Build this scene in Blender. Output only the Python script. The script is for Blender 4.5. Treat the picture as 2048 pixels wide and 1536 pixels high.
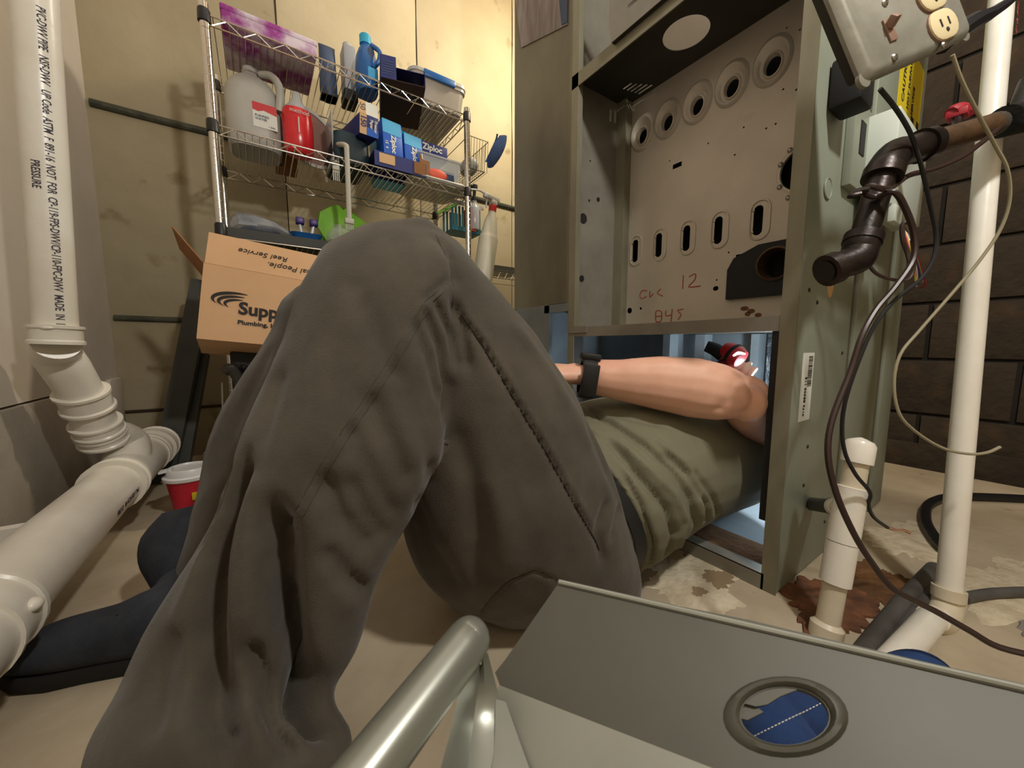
import bpy, bmesh, math, random
from mathutils import Vector as V, Matrix, Quaternion
from mathutils.bvhtree import BVHTree
from mathutils.kdtree import KDTree
random.seed(7)
S = bpy.context.scene
COL = S.collection
PI = math.pi
for o in list(bpy.data.objects): bpy.data.objects.remove(o)

# ------------------------------------------------------------------ camera, light, exposure
F = 739.0; PITCH = math.atan(78/739.0); YAW = math.radians(34.3); EYE = V((0, 0, .45))
_h = V((math.sin(YAW), math.cos(YAW), 0)); RT = V((math.cos(YAW), -math.sin(YAW), 0)); _u = V((0, 0, 1))
FW = _h*math.cos(PITCH) - _u*math.sin(PITCH); UP = _h*math.sin(PITCH) + _u*math.cos(PITCH)
cam = bpy.data.cameras.new('camera'); co = bpy.data.objects.new('camera', cam); COL.objects.link(co)
cam.sensor_width = 36; cam.lens = 36*F/2048; cam.clip_start = .01
co.matrix_world = Matrix(((RT.x, UP.x, -FW.x, 0), (RT.y, UP.y, -FW.y, 0), (RT.z, UP.z, -FW.z, .45), (0, 0, 0, 1)))
cam.dof.use_dof = True; cam.dof.focus_distance = .95; cam.dof.aperture_fstop = 15
S.camera = co
S.view_settings.view_transform = 'Standard'; S.view_settings.look = 'None'
S.view_settings.gamma = 1; S.view_settings.use_curve_mapping = False
S.view_settings.exposure = 0.38
W = bpy.data.worlds.new('world'); S.world = W; W.use_nodes = True
W.node_tree.nodes['Background'].inputs[0].default_value = (.9, .8, .6, 1)
W.node_tree.nodes['Background'].inputs[1].default_value = .05
def lamp(name, loc, power, color, size=.05, kind='POINT', rot=None, sizey=None, spot=None):
    d = bpy.data.lights.new(name, kind); d.energy = power; d.color = color
    if kind == 'AREA':
        d.size = size; d.shape = 'RECTANGLE' if sizey else 'SQUARE'
        if sizey: d.size_y = sizey
    else: d.shadow_soft_size = size
    if spot: d.spot_size = spot; d.spot_blend = .6
    o = bpy.data.objects.new(name, d); COL.objects.link(o); o.location = loc
    if rot is not None: o.rotation_euler = rot
    return o
lamp('bulb_behind', (.45, -.39, 1.55), 37, (1.0, .965, .90), .045)
lamp('bulb_far', (1.35, 1.25, 2.0), 30, (1.0, .88, .66), .06)
lamp('fill_ceiling', (.5, .9, 2.45), 6, (1.0, .95, .86), 1.6, 'AREA')

# ------------------------------------------------------------------ helpers
def ray(px, py): return FW + RT*((px-1024)/F) - UP*((py-768)/F)
def P(px, py, D): return EYE + ray(px, py)*D
def onX(px, py, X): d = ray(px, py); return EYE + d*(X/d.x)
def onY(px, py, Y): d = ray(px, py); return EYE + d*(Y/d.y)
def onZ(px, py, Z=0.0): d = ray(px, py); return EYE + d*((Z-.45)/d.z)

MW = {}
def frame(o, z, x):
    z = V(z).normalized(); x = V(x); x = (x - z*x.dot(z)).normalized(); y = z.cross(x)
    return Matrix(((x.x, y.x, z.x, o[0]), (x.y, y.y, z.y, o[1]), (x.z, y.z, z.z, o[2]), (0, 0, 0, 1)))
def T(x, y, z): return Matrix.Translation((x, y, z))
def RZ(a): return Matrix.Rotation(a, 4, 'Z')
def RX(a): return Matrix.Rotation(a, 4, 'X')
def RY(a): return Matrix.Rotation(a, 4, 'Y')

class G:
    def __init__(s): s.v = []; s.f = []
    def add(s, v, f, m=None):
        b = len(s.v)
        s.v += [(m @ V(p)) if m else V(p) for p in v]; s.f += [tuple(i+b for i in q) for q in f]; return s
    def join(s, g, m=None): return s.add(g.v, g.f, m)
    def box(s, x0, x1, y0, y1, z0, z1, m=None, bev=0):
        if bev:
            bm = bmesh.new(); bmesh.ops.create_cube(bm, size=1)
            for v in bm.verts: v.co = V(((x0+x1)/2+v.co.x*(x1-x0), (y0+y1)/2+v.co.y*(y1-y0), (z0+z1)/2+v.co.z*(z1-z0)))
            bmesh.ops.bevel(bm, geom=list(bm.edges), offset=bev, segments=2, affect='EDGES', profile=.5)
            bm.verts.index_update(); s.add([v.co.copy() for v in bm.verts], [[v.index for v in f.verts] for f in bm.faces], m); bm.free(); return s
        v = [(x, y, z) for z in (z0, z1) for y in (y0, y1) for x in (x0, x1)]
        return s.add(v, [(0, 2, 3, 1), (4, 5, 7, 6), (0, 1, 5, 4), (2, 6, 7, 3), (0, 4, 6, 2), (1, 3, 7, 5)], m)
    def rings(s, rs, closed=True, caps=True):
        n = len(rs[0]); b = len(s.v)
        for r in rs: s.v += [V(p) for p in r]
        for i in range(len(rs)-1):
            for j in range(n if closed else n-1):
                k = (j+1) % n; s.f.append((b+i*n+j, b+i*n+k, b+(i+1)*n+k, b+(i+1)*n+j))
        if caps:
            s.f.append(tuple(b+j for j in reversed(range(n)))); s.f.append(tuple(b+(len(rs)-1)*n+j for j in range(n)))
        return s
    def lathe(s, prof, m=None, n=24, caps=True):
        rs = []
        for r, z in prof:
            rs.append([V((r*math.cos(2*PI*j/n), r*math.sin(2*PI*j/n), z)) for j in range(n)])
        if m: rs = [[m @ p for p in r] for r in rs]
        return s.rings(rs, True, caps)
    def tube(s, pts, r, n=8, sub=4, closed_spline=False, caps=True):
        pts = [V(p) for p in pts]
        rr = r if isinstance(r, (list, tuple)) else [r]*len(pts)
        path = []; rad = []
        if sub > 1 and len(pts) > 2:
            for i in range(len(pts)-1):
                p0 = pts[max(i-1, 0)]; p1 = pts[i]; p2 = pts[i+1]; p3 = pts[min(i+2, len(pts)-1)]
                for k in range(sub):
                    t = k/sub
                    path.append(.5*((2*p1)+(p2-p0)*t+(2*p0-5*p1+4*p2-p3)*t*t+(3*p1-p0-3*p2+p3)*t**3)); rad.append(rr[i]*(1-t)+rr[i+1]*t)
            path.append(pts[-1]); rad.append(rr[-1])
        else: path = pts; rad = rr
        tan = [(path[min(i+1, len(path)-1)]-path[max(i-1, 0)]).normalized() for i in range(len(path))]
        a = V((0, 0, 1)) if abs(tan[0].z) < .9 else V((1, 0, 0))
        nrm = (a - tan[0]*a.dot(tan[0])).normalized(); rs = []
        for p, t, q in zip(path, tan, rad):
            nrm = (nrm - t*nrm.dot(t)).normalized(); bn = t.cross(nrm)
            rs.append([p+(nrm*math.cos(2*PI*j/n)+bn*math.sin(2*PI*j/n))*q for j in range(n)])
        return s.rings(rs, True, caps)
    def sphere(s, c, r, m=None, n=16, k=10):
        if not isinstance(r, (tuple, list)): r = (r, r, r)
        rs = []
        for i in range(k+1):
            t = PI*(.02+.96*i/k)
            rs.append([V((c[0]+r[0]*math.sin(t)*math.cos(2*PI*j/n), c[1]+r[1]*math.sin(t)*math.sin(2*PI*j/n), c[2]-r[2]*math.cos(t))) for j in range(n)])
        if m: rs = [[m @ p for p in q] for q in rs]
        return s.rings(rs)
    def prism(s, poly, h, m=None):
        n = len(poly); b = [V((p[0], p[1], 0)) for p in poly]; t = [V((p[0], p[1], h)) for p in poly]
        if m: b = [m @ p for p in b]; t = [m @ p for p in t]
        return s.rings([b, t])
    def slab(s, pts, nrm, th):
        a = [V(p) for p in pts]; b = [p+V(nrm)*th for p in a]
        return s.rings([a, b])

def loc_mat(parent):
    m = Matrix(); p = parent
    while p is not None: m = MW[p.name] @ m if False else MW[p.name]; p = None
    return m
def link(name, mesh, mat, parent=None, world=True):
    o = bpy.data.objects.new(name, mesh); COL.objects.link(o)
    if mat:
        mesh.materials.clear(); mesh.materials.append(mat)
    if parent is not None:
        o.parent = parent
        if world: mesh.transform(MW[parent.name].inverted())
        MW[o.name] = MW[parent.name]
    else: MW[o.name] = Matrix()
    return o
def fin(me, smooth=35):
    bm = bmesh.new(); bm.from_mesh(me); bmesh.ops.recalc_face_normals(bm, faces=bm.faces); bm.to_mesh(me); bm.free()
    if smooth:
        me.shade_smooth(); me.set_sharp_from_angle(angle=math.radians(smooth))
def part(name, g, mat, parent=None, world=True, smooth=35, label=None):
    me = bpy.data.meshes.new(name); me.from_pydata([tuple(v) for v in g.v], [], g.f); me.update(); fin(me, smooth)
    o = link(name, me, mat, parent, world)
    if label: o['label'] = label
    return o
def thing(name, label, cat, m=(0, 0, 0), group=None):
    o = bpy.data.objects.new(name, None); COL.objects.link(o); o.empty_display_size = .05
    if not isinstance(m, Matrix): m = Matrix.Translation(m)
    o.matrix_world = m; MW[o.name] = m.copy(); o['label'] = label; o['category'] = cat
    if group: o['group'] = group
    return o
def tag(o, label, cat, group=None, kind=None):
    o['label'] = label; o['category'] = cat
    if group: o['group'] = group
    if kind: o['kind'] = kind
    return o
def struct(name, g, mat, label=None, smooth=35):
    o = part(name, g, mat, None, True, smooth); o['kind'] = 'structure'
    if label: o['label'] = label
    return o
def sheet(name, outer, holes, th, m, mat, parent, label=None, bev=0):
    """flat sheet in local XY of m, with holes, extruded th along local z"""
    cu = bpy.data.curves.new(name, 'CURVE'); cu.dimensions = '2D'; cu.fill_mode = 'BOTH'
    for poly in [outer]+list(holes):
        sp = cu.splines.new('POLY'); sp.points.add(len(poly)-1); sp.use_cyclic_u = True
        for q, p in zip(sp.points, poly): q.co = (p[0], p[1], 0, 1)
    cu.extrude = th/2; cu.bevel_depth = bev
    to = bpy.data.objects.new('tmp', cu); me = bpy.data.meshes.new_from_object(to)
    bpy.data.objects.remove(to); bpy.data.curves.remove(cu); me.name = name
    me.transform(m @ T(0, 0, th/2)); fin(me, 30)
    o = link(name, me, mat, parent)
    if label: o['label'] = label
    return o
def circ(cx, cy, r, n=28, ry=None): return [(cx+r*math.cos(2*PI*i/n), cy+(ry or r)*math.sin(2*PI*i/n)) for i in range(n)]
def slot(cx, cy, w, h, ang=0, n=8):
    r = min(w, h)/2; pts = []
    if h >= w:
        for i in range(n+1): a = PI*i/n; pts.append((r*math.cos(a), h/2-r+r*math.sin(a)))
        for i in range(n+1): a = PI+PI*i/n; pts.append((r*math.cos(a), -h/2+r+r*math.sin(a)))
    else:
        for i in range(n+1): a = -PI/2+PI*i/n; pts.append((w/2-r+r*math.cos(a), r*math.sin(a)))
        for i in range(n+1): a = PI/2+PI*i/n; pts.append((-w/2+r+r*math.cos(a), r*math.sin(a)))
    c, s_ = math.cos(ang), math.sin(ang)
    return [(cx+x*c-y*s_, cy+x*s_+y*c) for x, y in pts]
def rect(x0, x1, y0, y1): return [(x0, y0), (x1, y0), (x1, y1), (x0, y1)]
def text(name, body, size, m, mat, parent, bold=0.0, sx=1.0, align='LEFT', shear=0, spacing=1.0, th=.0004):
    cu = bpy.data.curves.new(name, 'FONT'); cu.body = body; cu.size = size; cu.extrude = th; cu.offset = bold
    cu.align_x = align; cu.shear = shear; cu.space_character = spacing; cu.resolution_u = 3
    to = bpy.data.objects.new('tmp', cu); me = bpy.data.meshes.new_from_object(to)
    bpy.data.objects.remove(to); bpy.data.curves.remove(cu); me.name = name
    me.transform(m @ Matrix.Diagonal((sx, 1, 1, 1)))
    return link(name, me, mat, parent)
def strokes(g, lines, m, r=.0012):
    for L in lines:
        g.tube([m @ V((x, y, 0)) for x, y in L], r, 5, 3)
    return g

# ------------------------------------------------------------------ materials
def s2l(c): return tuple(((x/255)/12.92 if x/255 <= .04045 else ((x/255+.055)/1.055)**2.4) for x in c)
def mat(name, col, rough=.6, metal=0.0, col2=None, nscale=8, namt=.5, bump=0.0, bscale=60, alpha=1, trans=0, spec=.5, emit=None, stretch=None, detail=6, sheen=0, ramp=(.35, .65), blotch=None, bdist=.01):
    m = bpy.data.materials.new(name); m.use_nodes = True; nt = m.node_tree; b = nt.nodes['Principled BSDF']
    b.inputs['Base Color'].default_value = (*col, 1); b.inputs['Roughness'].default_value = rough
    b.inputs['Metallic'].default_value = metal; b.inputs['Specular IOR Level'].default_value = spec
    if sheen: b.inputs['Sheen Weight'].default_value = sheen
    if trans: b.inputs['Transmission Weight'].default_value = trans
    if alpha < 1: b.inputs['Alpha'].default_value = alpha
    if emit: b.inputs['Emission Color'].default_value = (*emit[0], 1); b.inputs['Emission Strength'].default_value = emit[1]
    tc = nt.nodes.new('ShaderNodeTexCoord'); mp = nt.nodes.new('ShaderNodeMapping'); nt.links.new(tc.outputs['Object'], mp.inputs[0])
    if stretch: mp.inputs['Scale'].default_value = stretch
    if col2:
        n = nt.nodes.new('ShaderNodeTexNoise'); n.inputs['Scale'].default_value = nscale; n.inputs['Detail'].default_value = detail; n.inputs['Roughness'].default_value = .6
        r = nt.nodes.new('ShaderNodeValToRGB'); r.color_ramp.elements[0].position = ramp[0]; r.color_ramp.elements[1].position = ramp[1]
        r.color_ramp.elements[0].color = (*col, 1); r.color_ramp.elements[1].color = (*col2, 1)
        nt.links.new(mp.outputs[0], n.inputs[0]); nt.links.new(n.outputs[0], r.inputs[0]); out = r.outputs[0]
        if blotch:
            n2 = nt.nodes.new('ShaderNodeTexNoise'); n2.inputs['Scale'].default_value = blotch[1]; n2.inputs['Detail'].default_value = 8
            r2 = nt.nodes.new('ShaderNodeValToRGB'); r2.color_ramp.elements[0].position = blotch[2]; r2.color_ramp.elements[1].position = blotch[2]+blotch[3]
            mx = nt.nodes.new('ShaderNodeMix'); mx.data_type = 'RGBA'
            nt.links.new(mp.outputs[0], n2.inputs[0]); nt.links.new(n2.outputs[0], r2.inputs[0]); nt.links.new(r2.outputs[0], mx.inputs[0])
            nt.links.new(out, mx.inputs[6]); mx.inputs[7].default_value = (*blotch[0], 1); out = mx.outputs[2]
        nt.links.new(out, b.inputs['Base Color'])
    if bump:
        n = nt.nodes.new('ShaderNodeTexNoise'); n.inputs['Scale'].default_value = bscale; n.inputs['Detail'].default_value = 5
        bp = nt.nodes.new('ShaderNodeBump'); bp.inputs['Strength'].default_value = bump; bp.inputs['Distance'].default_value = bdist
        nt.links.new(mp.outputs[0], n.inputs[0]); nt.links.new(n.outputs[0], bp.inputs['Height']); nt.links.new(bp.outputs[0], b.inputs['Normal'])
    return m
L = lambda r, g, b: s2l((r, g, b))
M = {}
M['wall'] = mat('painted_concrete', L(204, 191, 160), .8, 0, L(188, 174, 142), 2.2, bump=.5, bscale=14, blotch=(L(150, 132, 98), 9, .66, .1), bdist=.006)
M['floor'] = mat('worn_concrete_floor', L(188, 174, 150), .75, 0, L(160, 145, 120), 3.5, bump=.4, bscale=50, blotch=(L(120, 102, 78), 16, .68, .06), bdist=.003)
M['drywall'] = mat('drywall', L(220, 211, 199), .85, 0, L(208, 199, 186), 3, bump=.2, bscale=30, bdist=.003)
M['footing'] = mat('grey_footing_board', L(178, 170, 158), .8, 0, L(158, 150, 138), 5, bump=.2, bscale=20)
M['ceiling'] = mat('joist_wood', L(150, 120, 85), .8, 0, L(120, 92, 62), 4, stretch=(1, 8, 8))
M['block'] = mat('dirty_block', L(62, 50, 36), .9, 0, L(42, 33, 23), 6, bump=.6, bscale=40, blotch=(L(80, 60, 36), 5, .6, .2))
M['mortar'] = mat('dark_mortar', L(44, 38, 30), .9, 0, L(34, 28, 22), 9)
M['joint'] = mat('olive_form_joint', L(78, 78, 62), .7, 0, L(48, 50, 40), 18, bump=.5, bscale=50)
M['crack'] = mat('dark_crack', L(56, 42, 28), .9)
M['pvc'] = mat('white_pvc', L(236, 232, 221), .30, 0, L(222, 216, 202), 6, bump=.06, bscale=40, spec=.5)
M['pvcdirty'] = mat('yellowed_pvc', L(216, 206, 184), .4, 0, L(192, 178, 148), 7, blotch=(L(168, 138, 92), 10, .66, .1))
M['print'] = mat('dark_pipe_print', L(58, 54, 66), .7)
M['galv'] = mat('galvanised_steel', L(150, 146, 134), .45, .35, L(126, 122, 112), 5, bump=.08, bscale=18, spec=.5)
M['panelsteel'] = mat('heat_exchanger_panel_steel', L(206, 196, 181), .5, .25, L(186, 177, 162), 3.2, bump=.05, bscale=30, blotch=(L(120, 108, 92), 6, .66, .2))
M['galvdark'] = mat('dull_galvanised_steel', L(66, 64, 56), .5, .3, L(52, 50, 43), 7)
M['flange'] = mat('weathered_galvanised_flange', L(150, 146, 126), .5, .45, L(126, 122, 102), 9, stretch=(1, 1, .3))
M['green'] = mat('grey_green_enamel', L(150, 156, 140), .5, .1, L(140, 146, 130), 4, blotch=(L(116, 106, 78), 14, .74, .04))
M['duct'] = mat('duct_galvanised', L(140, 136, 118), .5, .3, L(116, 112, 98), 4, bump=.1, bscale=9, stretch=(1, 1, .5))
M['chrome'] = mat('chrome_wire', L(225, 222, 215), .18, 1.0)
M['collar'] = mat('black_plastic', L(22, 21, 22), .45)
M['black'] = mat('black_matte', L(16, 15, 15), .7)
M['iron'] = mat('black_iron_pipe', L(58, 48, 44), .38, .55, L(32, 26, 24), 18, bump=.25, bscale=60, bdist=.004)
M['ironbrown'] = mat('rusty_brown_pipe', L(96, 70, 42), .6, .2, L(58, 40, 26), 12, bump=.3, bscale=50, stretch=(1, 1, 1))
M['rust'] = mat('rust', L(122, 78, 50), .85, 0, L(78, 50, 34), 30, bump=.4, bscale=80)
M['trouser'] = mat('brown_canvas', L(82, 76, 65), .95, 0, L(67, 62, 53), 16, bump=.5, bscale=420, sheen=.15, bdist=.0012, detail=9)
M['thread'] = mat('dark_seam_thread', L(40, 35, 29), .9)
M['shirt'] = mat('olive_tshirt', L(122, 119, 98), .9, 0, L(108, 105, 85), 6, bump=.3, bscale=500, bdist=.0008)
M['skin'] = mat('skin', L(230, 182, 158), .55, 0, L(218, 164, 138), 14, bump=.12, bscale=90, bdist=.002)
M['hair'] = mat('brown_hair', L(58, 42, 30), .8, bump=.5, bscale=200)
M['boot'] = mat('charcoal_boot', L(50, 55, 62), .85, 0, L(34, 38, 48), 22, bump=.4, bscale=160, bdist=.002)
M['sole'] = mat('boot_sole', L(24, 23, 22), .8)
M['card'] = mat('cardboard', L(204, 164, 124), .85, 0, L(196, 156, 116), 5)
M['cardin'] = mat('cardboard_inner', L(150, 106, 66), .9, 0, L(136, 94, 58), 5)
M['ink'] = mat('black_ink', L(34, 30, 32), .8)
M['redink'] = mat('red_marker', L(176, 78, 62), .7)
M['white'] = mat('white_plastic', L(226, 224, 214), .4)
M['whitebox'] = mat('white_control_box', L(206, 214, 204), .4)
M['offwhite'] = mat('milky_plastic', L(196, 194, 186), .4, 0, L(178, 176, 168), 9)
M['milky'] = mat('translucent_jug', L(188, 186, 178), .4, alpha=.93, col2=L(170, 168, 160), nscale=6)
M['clear'] = mat('clear_plastic', L(215, 218, 214), .12, alpha=.34)
M['clearmid'] = mat('hazy_plastic', L(196, 202, 206), .2, alpha=.62)
M['cream'] = mat('ivory_outlet', L(222, 206, 164), .4)
M['switch'] = mat('brown_switch', L(142, 112, 96), .45)
M['boxcover'] = mat('outlet_cover_steel', L(170, 168, 156), .45, .35, L(140, 138, 126), 12, bump=.05, bscale=60, blotch=(L(100, 98, 84), 10, .7, .12))
M['screw'] = mat('screw_steel', L(170, 166, 156), .3, .9)
M['yellow'] = mat('yellow_label', L(226, 204, 40), .6)
M['red'] = mat('red_plastic', L(200, 38, 40), .4)
M['redvalve'] = mat('red_valve_handle', L(158, 32, 44), .5)
M['redliquid'] = mat('red_soap', L(214, 40, 48), .25, col2=L(190, 26, 36), nscale=9)
M['cup'] = mat('red_paper_cup', L(206, 34, 62), .5)
M['blue'] = mat('detergent_blue', L(22, 92, 160), .35)
M['cyan'] = mat('cyan_cap', L(40, 166, 204), .4)
M['navy'] = mat('navy_carton', L(34, 42, 110), .6)
M['zip'] = mat('bag_box_blue', L(20, 92, 196), .5)
M['ziplight'] = mat('bag_box_light_blue', L(70, 170, 222), .5)
M['slate'] = mat('slate_blue_pack', L(62, 82, 112), .5, 0, L(44, 60, 88), 12)
M['grey'] = mat('grey_bottle', L(150, 152, 158), .45)
M['teal'] = mat('teal_plastic', L(24, 96, 110), .5)
M['tealdark'] = mat('dark_teal_bag', L(18, 48, 58), .6, 0, L(12, 32, 40), 12)
M['tan'] = mat('tan_carton', L(208, 170, 122), .6)
M['paper'] = mat('white_label', L(222, 224, 216), .6)
M['purple'] = mat('purple_tie_dye', L(150, 48, 140), .6, 0, L(214, 200, 214), 7, ramp=(.42, .58), detail=8)
M['purpleplastic'] = mat('purple_trigger', L(52, 24, 112), .4)
M['orange'] = mat('orange_red', L(214, 84, 60), .5)
M['terra'] = mat('terracotta', L(176, 78, 52), .7)
M['lime'] = mat('lime_bag', L(134, 196, 60), .5, 0, L(110, 176, 50), 12)
M['bluecloth'] = mat('blue_cloth', L(36, 70, 124), .9, bump=.5, bscale=200, col2=L(28, 56, 104), nscale=14)
M['tray'] = mat('pinkish_tray', L(150, 112, 100), .5, 0, L(128, 94, 84), 7)
M['strap'] = mat('pale_grey_plastic', L(186, 184, 172), .5)
M['liner'] = mat('dark_shelf_liner', L(52, 52, 50), .6)
M['darkmetal'] = mat('dark_grey_channel', L(70, 72, 68), .5, .3, L(56, 58, 55), 8)
M['cablebrown'] = mat('brown_cable', L(52, 36, 32), .4)
M['cableblack'] = mat('black_cable', L(20, 20, 24), .45)
M['cablewhite'] = mat('dull_white_wire', L(150, 142, 116), .6)
M['copper'] = mat('bare_copper', L(220, 170, 140), .35, .8)
M['conduit'] = mat('grey_conduit', L(92, 90, 88), .6, 0, L(66, 62, 58), 14)
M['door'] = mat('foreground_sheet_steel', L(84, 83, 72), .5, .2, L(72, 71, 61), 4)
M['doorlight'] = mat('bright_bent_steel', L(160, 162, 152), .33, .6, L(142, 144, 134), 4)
M['denim'] = mat('blue_denim', L(36, 66, 116), .9, 0, L(28, 52, 98), 30, bump=.5, bscale=500, bdist=.001)
M['stitch'] = mat('white_stitch', L(210, 206, 200), .8)
M['eff'] = mat('white_mineral_crust', L(212, 200, 174), .9, 0, L(186, 170, 142), 22, bump=.5, bscale=60)
M['foil'] = mat('foil_insulation', L(120, 126, 130), .4, .5, L(74, 80, 86), 26, bump=.9, bscale=40, bdist=.02)
M['insul'] = mat('brown_insulation', L(122, 84, 48), .9, 0, L(84, 56, 30), 16, bump=.8, bscale=90)
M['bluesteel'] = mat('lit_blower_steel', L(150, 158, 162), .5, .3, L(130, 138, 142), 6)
M['watch'] = mat('black_watch', L(20, 19, 20), .5)
M['screen'] = mat('light_strip', L(255, 255, 255), .4, emit=((.8, .92, 1.0), 1.0))
M['silverlid'] = mat('white_lid', L(214, 214, 216), .35)
M['belt'] = mat('black_belt', L(24, 24, 24), .6)
M['tape'] = mat('foil_paper_scrap', L(150, 140, 136), .6, 0, L(120, 108, 104), 9, stretch=(1, 6, 1))
M['smoke'] = mat('dark_smoked_engine', L(30, 29, 27), .5, .2, L(14, 14, 14), 14, bump=.5, bscale=30)

# ------------------------------------------------------------------ setting
YW = 1.95; XL = -.44; XR = 2.0
g = G().box(XL-.3, XR+.2, -1.8, YW+.15, -.12, 0); struct('floor', g, M['floor'])
g = G().box(XL-.3, XR+.2, YW+.002, YW+.15, 0, 2.5); wb = struct('wall_back', g, M['crack'])
M['wall2'] = mat('darker_concrete_pour', L(170, 159, 132), .85, 0, L(154, 143, 116), 2.5, bump=.5, bscale=14, blotch=(L(130, 114, 84), 8, .64, .1), bdist=.006)  # leftmost wall panel in a darker tone than the other three
for k, (xa_, xb_) in enumerate(((XL-.3, .139), (.143, .746), (.750, 1.328), (1.332, XR+.2))):
    part('wall_panel', G().box(xa_, xb_, YW, YW+.02, 0, 2.5, bev=.001), M['wall2'] if k == 0 else M['wall'], wb)
g = G().box(XR, XR+.15, -1.8, YW, 0, 2.5); wr = struct('wall_right', g, M['mortar'])
g = G().box(XL-.3, XR+.2, -1.95, -1.8, 0, 2.5); struct('wall_front', g, M['wall'])
g = G().box(XL-.3, XR+.2, -1.95, YW+.15, 2.5, 2.6); struct('ceiling', g, M['ceiling'])
wl = struct('wall_left', G().box(XL-.3, XL, -1.8, YW, .323, 2.5), M['drywall'])
struct('trim_1', G().box(XL-.3, XL+.006, -1.8, YW-.01, 0, .318, bev=.002), M['footing'])
struct('trim_2', G().box(XL, XL+.012, 1.82, 1.945, .13, .33, bev=.002), M['drywall'])
def hbar(name, z, r, m_):
    gg = G(); pts = [(x, YW-.001, z+.002*math.sin(x*7)) for x in [XL+.01+.1*i for i in range(24)]]
    gg.tube(pts, r, 10, 2); return struct(name, gg, m_)
hbar('trim_3', 1.281, .014, M['joint']); hbar('trim_4', .549, .011, M['joint']); hbar('trim_5', .2, .006, M['crack'])
# vertical cold joints in the poured wall
for k, x in enumerate((.141, .748, 1.33)):
    gg = G(); gg.tube([(x+.003*math.sin(z*9), YW, z) for z in [1.3+.15*i for i in range(9)]], .0022, 5, 2)
    struct('trim_%d' % (6+k), gg, M['crack'])
# concrete blocks of the right-hand wall
bme = None
for r_ in range(8):
    for c_ in range(7):
        y0 = -.95+c_*.405+(.2 if r_ % 2 else 0)
        if y0 > 1.5: continue
        if bme is None:
            gg = G().box(-.012, 0, .004, .397, .004, .193, bev=.003); o = part('block', gg, M['block'], wr); bme = o.data
        else:
            o = bpy.data.objects.new('block', bme); COL.objects.link(o); o.parent = wr
        o.location = (XR, y0, r_*.2)
# mineral crust and rust stains on the floor near the furnace
def patch(name, cx, cy, rx, ry, m_, lab, seed, h=.001, cat='stain'):
    rnd = random.Random(seed); n = 90; pts = []
    ph = [rnd.uniform(0, 6.28) for _ in range(6)]
    for i in range(n):
        a = 2*PI*i/n; k = 1+.16*math.sin(3*a+ph[0])+.1*math.sin(5*a+ph[1])+.07*math.sin(9*a+ph[2])+.07*math.sin(14*a+ph[3])+.05*math.sin(23*a+ph[4])+.03*math.sin(37*a+ph[5])
        pts.append((cx+rx*k*math.cos(a), cy+ry*k*math.sin(a)))
    rs = [[V((x, y, .0)) for x, y in pts], [V((cx+(x-cx)*.97, cy+(y-cy)*.97, h)) for x, y in pts]]
    o = part(name, G().rings(rs), m_, None); return tag(o, lab, cat)
patch('mineral_crust', .66, .355, .10, .075, M['eff'], 'pale crusty mineral stain on the floor in front of the furnace base', 3)
for k, (x_, y_, r_) in enumerate(((.60, .42, .028), (.71, .33, .034), (.64, .33, .016))):
    patch('bare_patch', x_, y_, r_, r_*.7, mat('bare_brown_patch', L(140, 120, 92), .85), ['brown bare patch in the pale crust nearest the shirt hem', 'larger brown bare patch in the pale crust by the furnace base rail', 'smallest brown bare patch in the pale crust, toward the foreground panel'][k], 40+k, .0016)
patch('mineral_crust', 1.12, -.02, .16, .10, M['eff'], 'pale crusty mineral stain on the floor right of the tall white pipe', 4)
patch('mineral_crust', 1.22, .15, .12, .07, M['eff'], 'pale crusty stain beside the grey-green furnace side, behind the capped trap', 8)
patch('rust_stain', .79, .185, .085, .06, M['rust'], 'rusty brown stain on the floor at the furnace front corner', 5, .004)
patch('rust_stain', .93, .155, .10, .05, M['insul'], 'brown dirt patch on the floor between trap and tall white pipe', 6, .002)

# ------------------------------------------------------------------ drain pipes at left
def fitting_prof(g, a, b, r, lip=.004, w=.012, n=28):
    """collar sleeve from a to b with raised hub rims"""
    a = V(a); b = V(b); d = b-a; Lh = d.length; m = frame(a, d, (1, .3, .2))
    g.lathe([(r*.6, 0), (r+lip, 0), (r+lip, w), (r, w+.003), (r, Lh-w-.003), (r+lip, Lh-w), (r+lip, Lh), (r*.6, Lh)], m, n)
t = thing('drain_pipe', 'white plastic waste pipe run standing at left and turning along the floor wall', 'pipe', (-.36, 1.18, 0))
AX = onY(112, 655, 1.15)            # foot of the vertical pipe
TOPP = onY(66, -60, 1.15)
ax = V((AX.x, 1.15, 0))
dv = (TOPP-AX).normalized()
g = G().tube([AX-dv*.02, TOPP+dv*.5], .0315, 32, 1); part('vertical_pipe', g, M['pvc'], t)
# hub under the pipe
g = G(); fitting_prof(g, AX+dv*.004, AX-dv*.034, .037, .003, .006); 
g.sphere(AX-dv*.002+V((0, -.036, -.0)), (.01, .006, .004))
part('hub', g, M['pvc'], t)
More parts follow.
